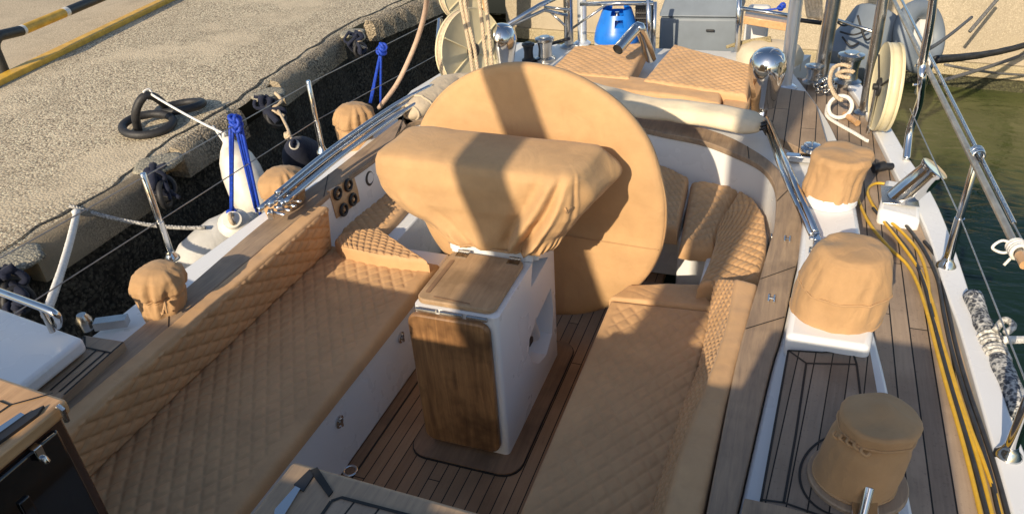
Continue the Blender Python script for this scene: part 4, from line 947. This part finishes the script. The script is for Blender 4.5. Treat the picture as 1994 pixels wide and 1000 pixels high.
# left hoods, tied round the neck with a skirt
def mushroom(label, px, py, z, s, seed, skirt=(0, 0, 0)):
    c = at(px, py, z=z)
    t, vs = hood(label, c, [(.098 * s, -.06), (.108 * s, .0), (.114 * s, .05 * s), (.118 * s, .10 * s), (.110 * s, .118 * s), (.127 * s, .135 * s), (.132 * s, .175 * s), (.12 * s, .222 * s), (.085 * s, .25 * s), (.04 * s, .262 * s), (.001, .264 * s)], (.01, .02), seed, .2, canvas2, .118 * s)
    mb = MB(); mb.lathe([(.10 * s, -.14), (.095 * s, -.06), (.082 * s, -.02)], c, 32); mb.build("winch_drum", gel2, t)
    mb = MB(); k = c + Vector((.10 * s, -.065 * s, .115 * s)); mb = MB()
    for j in range(4): mb.tube(catmull([k, k + Vector((.02, -.02 - .01 * j, .01 - .012 * j)), k + Vector((.03 - .01 * j, -.035, -.03))], 4), .005, 6)
    mb.build("cord_knot", canvas2, t, angle=180); return t
mushroom("tan canvas winch cover with dangling corner in front of the left stanchion", 322, 604, .70, .86, 14)
mushroom("tan canvas winch cover beside the end of the folded steel tubes", 556, 410, .66, .95, 5)
mushroom("tan canvas winch cover on a pale drum farthest aft on the left", 694, 275, .66, .98, 6)
# ---------------- folded bimini
t = thing("folded_bimini", "folded bimini of bundled steel tubes with cream canvas rolled behind the wheel", "bimini", (-1.2, 4.6, .75))
la = at(548, 398, z=.83); lb_ = at(660, 305, z=.87); lc_ = at(783, 222, z=.92)
for k, (dx, dz, r) in enumerate(((0, 0, .016), (-.045, .012, .016), (-.085, .0, .015), (-.04, .045, .014), (.035, .02, .013))):
    off = Vector((dx, .01 * k, dz)); mb = MB(); mb.tube(catmull([la + off + Vector((0, -.05 * (k % 3), 0)), lb_ + off, lc_ + off + Vector((0, 0, .01)), lc_ + off + Vector((.1, .3, .03))], 6), r, 12); mb.build("frame_tube", steel, t, angle=180)
mb = MB()
for k in range(4):
    mb.box(la + Vector((-.03 + .025 * (k % 2), -.06 + .05 * k, -.03 + .01 * k)), (.03, .05, .045), rz=.5)
    mb.tube([la + Vector((-.05, -.05 + .05 * k, -.02)), la + Vector((.05, -.05 + .05 * k, -.03))], .009, 8)
mb.build("hinge_bracket", steel, t, bevel=.004)
# canvas roll: starboard sleeve, across behind the wheel, port sleeve
pth = [at(790, 226, z=.90), at(826, 200, z=.93), at(866, 168, z=.95), at(900, 160, z=.93), Vector((-1.75, 4.72, .90)), at(1130, 178, z=.86), at(1240, 205, z=.84), at(1330, 216, z=.83), at(1420, 232, z=.83), at(1488, 246, z=.83)]
P_ = resample(catmull(pth, 10), 110); seg = 22; vs = []
for i, p in enumerate(P_):
    tt = (P_[min(i + 1, 109)] - P_[max(i - 1, 0)]).normalized(); sd_ = Vector((tt.y, -tt.x, 0)).normalized(); f = i / 109
    wd_ = .12 if f > .3 else .085; ht = .06; e = min(1, min(f, 1 - f) / .04) ** .5 * .75 + .25
    for k in range(seg):
        a = 2 * PI * k / seg; d = 1 + .18 * noise.noise(Vector((f * 14, math.cos(a) * 1.3, math.sin(a) * 1.3))) + .12 * noise.noise(Vector((f * 5, math.cos(a) * 3, math.sin(a) * 3 + 4)))
        vs.append(p + sd_ * math.cos(a) * wd_ * d * e + Vector((0, 0, math.sin(a) * ht * d * e)))
def tubegrid(vs, n, seg): return [(i * seg + k, i * seg + (k + 1) % seg, (i + 1) * seg + (k + 1) % seg, (i + 1) * seg + k) for i in range(n - 1) for k in range(seg)] + [tuple(range(seg)), tuple((n - 1) * seg + k for k in range(seg))]
cutn = 38
mb = MB(); mb.add(vs[:cutn * seg], tubegrid(vs, cutn, seg)); mb.build("canvas_sleeve", greycloth, t, angle=180)
mb = MB(); vv = vs[(cutn - 1) * seg:]; mb.add(vv, tubegrid(vv, 110 - cutn + 1, seg)); mb.build("canvas_roll", creamcloth, t, angle=180)
mb = MB(); r_ = vs[3 * seg:4 * seg]; 
for j in (2, 6): mb.tube([Vector(p) for p in vs[j * seg:(j + 1) * seg]], .008, 6, closed=True)
mb.build("sleeve_cuff", greycloth, t, angle=180)
ra = at(1498, 238, z=.86); rb = at(1590, 458, z=.862)
for k, (dx, dz, r) in enumerate(((0, 0, .017), (-.038, .0, .014), (-.018, .036, .013))):
    off = Vector((dx, 0, dz)); mb = MB(); mb.tube([ra + off * .7, ra.lerp(rb, .5) + off, rb + off * .5], r, 12); mb.build("frame_tube", steel, t, angle=180)
mb = MB(); mb.box(rb + Vector((0, -.02, -.01)), (.03, .07, .04), rz=.1); mb.box(rb + Vector((0, -.06, -.045)), (.05, .05, .012)); mb.tube([rb + Vector((-.03, -.03, 0)), rb + Vector((.03, -.03, 0))], .008, 8); mb.build("hinge_bracket", steel, t, bevel=.004)
mb = MB()
for k in range(3): mb.box(ra + Vector((-.03 + .02 * k, -.05 - .05 * k, -.01)), (.025, .05, .03), rz=.3 * k); mb.tube([ra + Vector((-.045, -.03 - .05 * k, .0)), ra + Vector((-.01, -.03 - .05 * k, .02))], .007, 8)
mb.build("strap_buckle", blackplas, t, bevel=.003)
# ---------------- fenders
def fender(label, top, bot, r, mat, nm="fender", capmat=None, neck=.25):
    top, bot = Vector(top), Vector(bot); L = (bot - top).length; R = (top - bot).to_track_quat('Z', 'Y').to_matrix(); t = thing(nm, label, "fender", bot, "fenders between the yacht and the quay")
    mb = MB(); pr = [(.001, 0), (r * .45, .02 * L), (r * .8, .08 * L), (r * .97, .2 * L), (r, .4 * L), (r * .97, .6 * L), (r * .82, .75 * L), (r * .55, .87 * L), (r * .3, .94 * L), (r * .22, .99 * L), (.001, L)]
    mb.lathe(pr, bot, 36, R); mb.build("body", mat, t, angle=180)
    mb = MB(); torus(mb, top + (top - bot).normalized() * .01, .025, .012, (1, 0, 0), 16, 8); mb.build("eye", capmat or mat, t, angle=180); return t
f1t = at(441, 266, z=.62); f1b = at(512, 432, z=.05)
fender("tall white teardrop fender with blue lines tied to the guard wire", f1t, f1b, .145, fendw)
f2 = at(432, 470, z=.15)
t = fender("round grey white fender lying lengthwise beside the gunwale", f2 + Vector((.12, .25, .08)), f2 + Vector((-.1, -.3, -.12)), .19, fendg)
mb = MB(); c = at(455, 432, z=.42); Rm = Vector((.4, -.5, .75)).to_track_quat('Z', 'Y').to_matrix(); mb.lathe([(.10, -.02), (.09, .0), (.06, .015), (.055, .04), (.001, .045)], c, 28, Rm); mb.build("end_cap", fendw, t); mb = MB(); torus(mb, c + Rm @ Vector((0, 0, .05)), .03, .014, Rm @ Vector((1, 0, .3)), 18, 8); mb.build("cap_ring", beiger, t, angle=180)
f3t = at(572, 280, z=.45); f3b = at(622, 350, z=-.25)
t = fender("large white fender with a navy fabric top hanging from a pale line", f3t, f3b, .17, fendw, capmat=navy)
mb = MB(); R = (f3t - f3b).to_track_quat('Z', 'Y').to_matrix(); L = (f3t - f3b).length; mb.lathe([(.176, .5 * L), (.174, .62 * L), (.147, .75 * L), (.10, .88 * L), (.055, .97 * L), (.001, 1.01 * L)], f3b, 32, R); mb.build("navy_cover", navy, t, angle=180)
# blue lines
def line_thing(name, label, cat, runs, r, mat, twist=False, group=None, knots=()):
    mb = MB()
    for run in runs:
        if twist: rope(mb, run, r, twist)
        else: mb.tube(run, r, 8)
    for k, s in knots:
        rnd = random.Random(int(k.x * 1000)); 
        for j in range(4): torus(mb, Vector(k) + Vector((rnd.uniform(-.4, .4) * s, rnd.uniform(-.4, .4) * s, rnd.uniform(-.4, .4) * s)), s * .7, r * 1.2, (rnd.uniform(-1, 1), rnd.uniform(-1, 1), rnd.uniform(-1, 1)), 16, 6)
    o = mb.build(name, mat, angle=180); return tag(o, label, cat, group)
kx = Ltops[0].lerp(Ltops[1], .555)
k1 = at(458, 243, z=1.08); 
runs = [sag(k1 + Vector((dx, dx, 0)), e, .0, 6) for dx, e in ((-.02, at(450, 414, z=.46)), (-.01, at(452, 412, z=.47)), (.012, at(500, 412, z=.47)), (.022, at(508, 420, z=.47)), (.0, at(497, 405, z=.5)))]
line_thing("fender_line", "bright blue fender lines knotted on the guard wire above the teardrop fender", "rope", runs, .009, bluer, knots=((k1, .035), (k1 + Vector((0, 0, .03)), .035), (at(450, 412, z=.47), .02)))
k2 = at(742, 96, z=1.08)
runs = [sag(k2, e, 0, 6) for e in (at(720, 200, z=.66), at(741, 205, z=.64), at(723, 200, z=.66))]
line_thing("fender_line", "bright blue fender line hanging from the guard wire near the left reel", "rope", runs, .009, bluer, knots=((k2, .04), (k2 + Vector((.03, 0, .02)), .03)))
line_thing("fender_line", "pale line with a knot holding the navy topped fender", "rope", [catmull([at(540, 212, z=.4), at(548, 226, z=.47), at(560, 250, z=.46), at(566, 266, z=.45), f3t], 6)], .012, beiger, knots=((at(559, 263, z=.46), .025),))
line_thing("tie_line", "thin cream line from the mooring staple to the teardrop fender", "rope", [catmull([at(287, 196, z=ZQ + .27), at(280, 180, z=ZQ + .33), at(290, 174, z=ZQ + .34), at(296, 184, z=ZQ + .3), at(294, 190, z=ZQ + .28)], 6), sag(at(292, 182, z=ZQ + .31), at(440, 262, z=.64), .015, 14), sag(at(415, 246, z=.60), at(436, 276, z=.60), .0, 6)], .009, whiter)
# mooring lines
ql = at(150, 412, z=ZQ + .02)
line_thing("mooring_line", "white twisted mooring line running down from the quay edge to the hand rail", "rope", [sag(at(88, 615, z=.75), ql, .02, 14) + [ql + Vector((-.05, .02, -.02))]], .021, whiter, .085)
line_thing("mooring_line", "grey flecked mooring line running along the quay edge to the round fender", "rope", [sag(ql + Vector((-.1, .04, .01)), at(400, 443, z=.33), .05, 18)], .014, plain("flecked_rope_fibre", (.34, .33, .31), .8, 0, .9, 70, .6, 300), .06)
line_thing("whip_line", "thick tan line curving up from the left deck in front of the dark quay wall", "rope", [catmull([at(738, 210, z=.66), at(772, 165, z=.9), at(800, 108, z=1.12), at(818, 60, z=1.3), at(830, 10, z=1.5), at(832, -50, z=1.75)], 10)], .017, plain("pinkish_rope", (.50, .36, .27), .7, 0, .15, 30), group=None)
line_thing("mooring_line", "thick black mooring line stretched from the stern towards the harbour wall", "rope", [sag(at(1822, 116, y=6.0), at(2040, 72, y=10.6), .05, 14)], .03, blackrub, .12)
line_thing("mooring_line", "thin grey mooring line slanting up the harbour wall on the right", "rope", [sag(at(1830, 158, y=8.5), at(2060, 80, y=10.6), .03, 14)], .02, greyr)
line_thing("stern_line", "bent pale line clamped to the right pushpit and pointing at the wall", "rope", [catmull([at(1790, 103, z=1.24), at(1815, 92, y=5.2), at(1850, 68, y=5.8), at(1892, 34, y=6.6)], 8)], .011, greyr)
line_thing("stern_line", "dark stern line rising against the wall to the upper right corner", "rope", [sag(at(1888, 62, y=9.5), at(1950, -10, y=9.8), .0, 6)], .02, greyr)
line_thing("stern_line", "low dark line lying along the foot of the harbour wall", "rope", [sag(at(1840, 126, y=9), at(2050, 146, y=10.5), .04, 12)], .014, greyr)
# rope on the chrome cleat at the lower right
# ---------------- hoses along the right deck
zh = ZD + .016
def hp(*p): return catmull(ats(zh, *p), 8)
y1 = hp((1668, 380), (1690, 430), (1728, 478), (1764, 512), (1786, 550), (1806, 610), (1824, 680), (1846, 760), (1872, 850), (1893, 930), (1912, 1010), (1935, 1110))
y2 = hp((1934, 1010), (1906, 900), (1880, 820), (1858, 750), (1836, 670), (1822, 610), (1806, 560), (1786, 518), (1752, 470), (1716, 424), (1694, 388), (1690, 368), (1706, 357), (1732, 360), (1744, 372))
y3 = hp((1744, 372), (1728, 392), (1714, 402), (1722, 420), (1760, 455), (1790, 492), (1806, 540), (1812, 600), (1826, 640), (1846, 700), (1868, 770), (1892, 840), (1916, 900), (1938, 960), (1952, 1010), (1985, 1110))
line_thing("yellow_hose", "bright yellow hose laid in long loops along the right side deck", "hose", [y1, y2, y3], .0078, hosey)
g1 = hp((1700, 405), (1740, 452), (1776, 498), (1797, 545), (1813, 604), (1830, 672), (1852, 752), (1877, 835), (1900, 915), (1922, 1000), (1950, 1110))
g2 = hp((1735, 405), (1772, 448), (1802, 492), (1826, 545), (1838, 610), (1853, 680), (1878, 765), (1906, 850), (1930, 930), (1946, 1000), (1975, 1110))
g3 = hp((1800, 470), (1826, 505), (1838, 560), (1850, 620), (1866, 690), (1890, 770), (1916, 845), (1942, 925), (1962, 1000), (1990, 1110))
line_thing("dark_hose", "dark grey hoses lying between the runs of yellow hose", "hose", [g1, g2, g3], .0085, hoseb)
mb = MB(); c = at(1700, 328, z=ZD + .03); mb.tube([c, c + Vector((.06, .03, .01))], .028, 12); mb.tube([c + Vector((.05, .02, .01)), c + Vector((.10, .05, 0))], .02, 12); tag(mb.build("hose_nozzle", blackplas), "black and yellow hose fitting lying behind the leaning cover", "hose fitting")
# ---------------- reels
def reel(label, c, R, nrm_, web, face):
    c = Vector(c); nv = Vector(nrm_).normalized(); t = thing("line_reel", label, "reel", c - Vector((0, 0, R)), "cream rope reels on the pushpit"); Rm = nv.to_track_quat('Z', 'Y').to_matrix(); W = .032
    mb = MB(); mb.lathe([(.04, W), (R * .97, W), (R, W + .008), (R * 1.01, W), (R, W - .008), (R * .96, W - .006), (.04, W - .006)], c, 56, Rm); mb.build("flange", reelm, t, angle=50)
    mb = MB(); mb.lathe([(.04, -W), (R * .97, -W), (R, -W - .008), (R * 1.01, -W), (R, -W + .008), (R * .96, -W + .006), (.04, -W + .006)], c, 56, Rm); mb.build("flange", reelm, t, angle=50)
    mb = MB(); mb.lathe([(R * .99, -W + .007), (R * 1.0, 0), (R * .99, W - .007)], c, 48, Rm); mb.build("webbing", web, t, angle=180)
    mb = MB()
    for k in range(3 if face else 6):
        a = k * PI * 2 / (3 if face else 6) + .5; d = Rm @ Vector((math.cos(a), math.sin(a), 0)); o_ = nv * (W + .006)
        mb.tube([c + o_ + d * .04, c + o_ + d * R * .96], .006, 6)
    mb.build("spoke", reelm if not face else blackplas, t)
    mb = MB(); mb.lathe([(.055, W - .01), (.055, W + .015), (.04, W + .02), (.02, W + .015), (.02, W + .04), (.001, W + .042)], c, 28, Rm); mb.build("hub", blackplas, t)
    mb = MB(); b = c - Vector((0, 0, R + .02)); mb.tube([c - nv * (W + .02), c - nv * (W + .02) - Vector((0, 0, R + .06))], .012, 10); mb.tube([c + nv * (W + .02), c + nv * (W + .02) - Vector((0, 0, R + .06))], .012, 10); mb.build("bracket", steel, t); return t
reel("big cream rope reel behind the tan rope tackle on the left stern", at(915, 98, y=5.15), .30, (.9, -.42, .1), beiger, False)
reel("big cream rope reel with dark spokes on the right stern rail", at(1725, 170, y=4.9),   .26, (-.995, -.09, .03), reelm, True)
reel("small cream reel cut by the top edge above the left reel", at(900, -12, y=5.6), .20, (.85, -.5, .1), beiger, False)
# rope tackles
def tack(name, label, runs, r=.014): line_thing(name, label, "rope", runs, r, beiger, .06)
tack("rope_tackle", "beige rope falls hanging in front of the left cream reel", [[at(888, -40, y=4.9), at(902, 30, y=4.85), at(914, 90, y=4.8), at(922, 150, y=4.75)], [at(898, -40, y=4.9), at(910, 35, y=4.85), at(924, 95, y=4.8), at(932, 148, y=4.75)]])
tack("rope_tackle", "beige rope falls between the left reel and the thin wooden pole", [[at(928, -40, y=4.9), at(938, 40, y=4.86), at(948, 130, y=4.8)], [at(940, -40, y=4.9), at(950, 40, y=4.86), at(958, 128, y=4.8)]])
tack("rope_coil", "bundle of beige rope hung between the bright pole and the dark pole", [catmull([at(1568 + 6 * k, -20, y=5.3), at(1572 + 7 * k, 20 + 3 * k, y=5.25), at(1576 + 5 * k, 34, y=5.22), at(1582 + 4 * k, 10, y=5.28), at(1575 + 5 * k, -25, y=5.3)], 5) for k in range(5)], .013)
line_thing("rope_coil", "loose beige rope wound on the winch right of the dark pole", "rope", [catmull([at(1655, 130, y=5.2), at(1640, 126, y=5.25), at(1622, 134, y=5.2), at(1616, 160, y=5.1), at(1626, 185, y=5.0), at(1640, 196, y=4.95)], 8), catmull([at(1662, 140, y=5.15), at(1645, 138, y=5.2), at(1630, 146, y=5.15), at(1655, 152, y=5.1)], 8)], .014, beiger, .06)
mb = MB(); c = at(1636, 208, z=ZD + .075); torus(mb, c, .072, .013, (-.3, -.8, .55), 30, 10); ring = mb.build("rope_ring", whiter, angle=180); tag(ring, "stiff white rope ring standing on the right aft deck", "rope")
line_thing("deck_line", "pale rope lying along the right aft deck below the white ring", "rope", [catmull(ats(ZD + .014, (1612, 205), (1610, 225), (1630, 240), (1662, 258), (1690, 275)), 8)], .012, whiter, .05)
mb = MB(); a, b = at(1645, 222, z=ZD + .03), at(1670, 240, z=ZD + .03); mb.tube([a, b], .02, 10); tag(mb.build("wooden_toggle", teakvarn), "short varnished wooden toggle lying below the white rope ring", "toggle")
rnd = random.Random(9); mb = MB(); cc = at(1606, 172, z=ZC)
for k in range(26): torus(mb, cc + Vector((rnd.uniform(-.07, .07), rnd.uniform(-.09, .09), rnd.uniform(.0, .06))), .018, .005, (rnd.uniform(-1, 1), rnd.uniform(-1, 1), rnd.uniform(-1, 1)), 10, 6)
tag(mb.build("anchor_chain", steel2, angle=180), "heap of dark chain at the foot of the dark pole", "chain")
# ---------------- pole lashed to the right guard rail
pa, pb = at(1730, -20, z=1.27), at(1988, 500, z=1.215)
t = thing("boat_pole", "long pale pole lashed along the right guard rail with its end over the water", "pole", pb)
mb = MB(); mb.tube([pa, pa.lerp(pb, .5), pb], .0135, 12); mb.build("pole_shaft", plain("weathered_pole", (.36, .33, .28), .35, .6, .25, 20), t)
mb = MB(); o_ = Vector((.05, .02, .0)); mb.tube([pa + o_, pb.lerp(pa, .06) + o_ * .6], .009, 10); mb.build("thin_rod", steel2, t)
mb = MB(); d = (pb - pa).normalized(); mb.tube([pb - d * .012, pb + d * .05], .016, 12); mb.build("worn_tip", teakvarn, t)
for p, s in ((pb - d * .05, .034), (at(1800, 122, z=1.26), .045), (at(1903, 300, z=1.235), .03)):
    mb = MB()
    for j in range(4): torus(mb, p + d * (.013 * j - .02), .024, .007, d + Vector((.1 * j, .1, .1 * (j % 2))), 18, 6)
    if s == .034: mb.tube(catmull([p, p + Vector((-.035, -.0, -.02)), p + Vector((-.07, .0, -.005)), p + Vector((-.04, .02, .015)), p, p + Vector((-.03, -.03, -.05))], 6), .005, 6)
    mb.build("lashing", whiter if s != .03 else steel, t, angle=180)
# ---------------- covered roll lashed outside the right gunwale
ra_, rb2 = at(1893, 578, z=.68), at(1985, 800, z=.66)
t = thing("lashed_roll", "dark speckled roll lashed with white rope outside the right gunwale", "roll", ra_)
d = (rb2 - ra_).normalized(); P2 = [ra_ + d * ((rb2 - ra_).length * i / 24) for i in range(25)]
mb = MB(); mb.tube([p + Vector((noise.noise(p * 9) * .006, 0, noise.noise(p * 7) * .008)) for p in P2], [.036 + .01 * noise.noise(p * 12) for p in P2], 16); mb.build("roll_cover", speck, t, angle=180)
mb = MB(); cc = ra_.lerp(rb2, .5) + Vector((0, 0, .02)); rnd = random.Random(11)
for j in range(6): torus(mb, cc + d * (.024 * j - .06) + Vector((0, 0, -.025)), .038, .011, d + Vector((rnd.uniform(-.3, .3), rnd.uniform(-.3, .3), rnd.uniform(-.2, .2))), 20, 8)
mb.tube(catmull([cc + Vector((-.0, .05, .03)), cc + Vector((.03, .09, .06)), cc + Vector((.06, .07, .05)), cc + Vector((.03, .03, .04))], 6), .013, 8)
mb.build("rope_lashing", plain("flecked_lashing", (.42, .41, .38), .8, 0, .9, 70, .6, 300), t, angle=180)
line_thing("mooring_line", "white and grey twisted line leaving the lashed roll to the right", "rope", [sag(cc + Vector((.03, .0, .03)), at(2060, 650, z=.5), .01, 10)], .016, whiter, .05)
line_thing("rope_tail", "white rope tail hanging along the outer edge of the right gunwale", "rope", [catmull([cc, at(1945, 750, z=.6), at(1958, 790, z=.58), at(1972, 850, z=.55)], 8)], .014, whiter, .06)
# ---------------- gas bottle
gc = at(1201, 78, z=.78); gc = Vector((gc.x, gc.y, ZC - .03)); r = .185
t = thing("gas_bottle", "bright blue gas bottle with pierced collar standing behind the left sun pad", "gas bottle", gc)
mb = MB(); mb.lathe([(r * .85, 0), (r * .98, .02), (r, .06), (r, .085)], gc, 40); mb.build("grey_base", plain("gas_grey", (.5, .52, .52), .5), t)
mb = MB(); mb.lathe([(r * 1.0, .086), (r * 1.02, .1), (r * .985, .15), (r * .94, .185), (r * .86, .215), (r * .7, .235), (r * .4, .245)], gc, 48); mb.build("body", gasb, t, angle=180)
K = 64; vs = []; fs = []; hole = lambda a, z: False
zz = [.20, .23, .26, .29, .32, .34, .355]
for ri in (0, 1):
    for z in zz:
        f = (z - .2) / .155
        for k in range(K): a = 2 * PI * k / K; rr = (r * (.93 - .30 * f) - .012 * ri); vs.append(gc + Vector((rr * math.cos(a), rr * math.sin(a), z - .005)))
def op(k, i):
    a = (k + .5) / K * 2 * PI; z = (zz[i] + zz[i + 1]) / 2
    for ac in (1.62 * PI, .9 * PI, .3 * PI):
        da = abs((a - ac + PI) % (2 * PI) - PI)
        if da < .26 and .235 < z < .285: return True
    for ac in (1.5 * PI + .25, .55 * PI):
        da = abs((a - ac + PI) % (2 * PI) - PI)
        if da < .42 and z > .325: return True
    return False
n_ = len(zz); 
for i in range(n_ - 1):
    for k in range(K):
        if op(k, i): continue
        l = (k + 1) % K
        fs += [(i * K + k, i * K + l, (i + 1) * K + l, (i + 1) * K + k), (n_ * K + i * K + l, n_ * K + i * K + k, n_ * K + (i + 1) * K + k, n_ * K + (i + 1) * K + l)]
mb = MB(); mb.add(vs, fs)
o = mb.build("collar", gasb, t, angle=60)
mb = MB(); mb.lathe([(.03, .244), (.028, .28), (.018, .30), (.018, .32)], gc, 20); mb.build("valve", steel2, t)
# ---------------- dinghy on the stern
dc = Vector((0, 6.95, .62)); t = thing("inflatable_dinghy", "grey inflatable dinghy hung across the stern behind the arch poles", "dinghy", (0.2, 6.95, .4))
mb = MB(); a, b, c_ = at(1600, 75, y=6.85), at(1730, 95, y=6.75), at(1790, 100, y=6.8)
def fat(pts, r, nm, mat, seg=20): mb = MB(); P = catmull(pts, 8); mb.tube(P, r if not isinstance(r, list) else [r[min(len(r) - 1, int(i * len(r) / len(P)))] for i in range(len(P))], seg); return mb.build(nm, mat, t, angle=180)
fat([at(1640, 135, y=6.7), at(1662, 105, y=6.8), at(1690, 75, y=6.9), at(1712, 45, y=7.0)], .24, "tube", dingy)
fat([at(1690, 130, y=6.8), at(1722, 105, y=6.9), at(1752, 80, y=7.0), at(1790, 62, y=7.1)], .17, "tube", dingl)
mb = MB(); torus(mb, at(1790, 72, y=6.9), .22, .075, (.75, -.55, .35), 36, 14); mb.build("bow_ring", dingy, t, angle=180)
mb = MB(); Rm = Vector((.75, -.55, .35)).to_track_quat('Z', 'Y').to_matrix(); mb.lathe([(.16, -.02), (.12, .02), (.05, .04), (.001, .045)], at(1790, 72, y=6.95), 28, Rm); mb.build("bow_cone", dingl, t, angle=180)
mb = MB()
for (x1, y1_, x2, y2_) in ((1622, 36, 1660, 44), (1636, 62, 1690, 58), (1640, 72, 1672, 84), (1670, 30, 1700, 70)):
    mb.tube(catmull([at(x1, y1_, y=6.55), at((x1 + x2) / 2, max(y1_, y2_) + 6, y=6.5), at(x2, y2_, y=6.55)], 6), .008, 6)
mb.build("grab_line", blackrub, t, angle=180)
# hard grey locker / engine-side panel
A_ = at(1281, 108, y=6.7); B_ = at(1432, 112, y=6.7); up_ = Vector((0, .06, .46))
t = thing("stern_box", "dark grey stern locker box with a slanted lid behind the right sun pad", "locker box", (A_ + B_) / 2 - Vector((0, 0, .1)))
mb = MB(); lo = Vector((0, 0, -.3)); mb.hull2([A_ + lo, B_ + lo, B_ + lo + Vector((0, .5, 0)), A_ + lo + Vector((0, .5, 0))], [A_ + Vector((0, .02, .33)), B_ + Vector((0, .02, .33)), B_ + Vector((0, .5, .33)), A_ + Vector((0, .5, .33))]); mb.build("body", dingy, t, bevel=.03, seg=3)
mb = MB(); mb.hull2([A_ + Vector((-.01, -.0, .335)), B_ + Vector((.01, -.0, .335)), B_ + Vector((.01, .52, .335)), A_ + Vector((-.01, .52, .335))], [A_ + Vector((.02, .14, .47)), B_ + Vector((-.02, .14, .47)), B_ + Vector((-.02, .45, .47)), A_ + Vector((.02, .45, .47))]); mb.build("lid", dingy, t, bevel=.02, seg=3)
mb = MB(); p = at(1383, 60, y=6.7); mb.box(p + Vector((0, -.0, 0)), (.07, .02, .018)); mb.build("handle", blackplas, t, bevel=.004)
A_ = at(1440, 105, y=6.45); B_ = at(1500, 100, y=6.45)
mb = MB(); mb.hull2([A_ + Vector((0, 0, -.2)), A_ + Vector((.2, 0, -.2)), A_ + Vector((.2, .1, -.2)), A_ + Vector((0, .1, -.2))], [A_ + Vector((.02, .1, .36)), A_ + Vector((.2, .1, .36)), A_ + Vector((.2, .2, .36)), A_ + Vector((.02, .2, .36))]); o = mb.build("folded_cover", dingl, bevel=.03, seg=3); tag(o, "folded pale cover standing behind the stern rail seat", "folded cover")
mb = MB(); c = at(1495, 128, z=.68); mb.lathe([(.25, -.05), (.25, .06), (.22, .11), (.14, .14), (.001, .15)], c + Vector((0, .1, 0)), 32, wob=lambda a, z: .05 * math.sin(a * 3)); tag(mb.build("canvas_bag", creamcloth, angle=180), "rounded cream canvas bag lying behind the right chrome dome", "bag")
line_thing("rope_coil", "olive brown coiled rope on the white deck behind the cream bag", "rope", [catmull([at(1415 + 10 * k, 92 - 2 * k, z=.78), at(1440 + 8 * k, 84, z=.8), at(1470 + 6 * k, 78, z=.82), at(1500, 74 + 3 * k, z=.84)], 6) for k in range(3)], .014, plain("olive_rope", (.30, .25, .14), .8, 0, .2, 40), .06)
line_thing("rail_line", "dark blue line stretched above the stern rail seat", "rope", [sag(at(1440, 15, y=6.2), at(1530, 14, y=6.2), .02, 10)], .007, bluer, knots=((at(1522, 14, y=6.2), .025),))
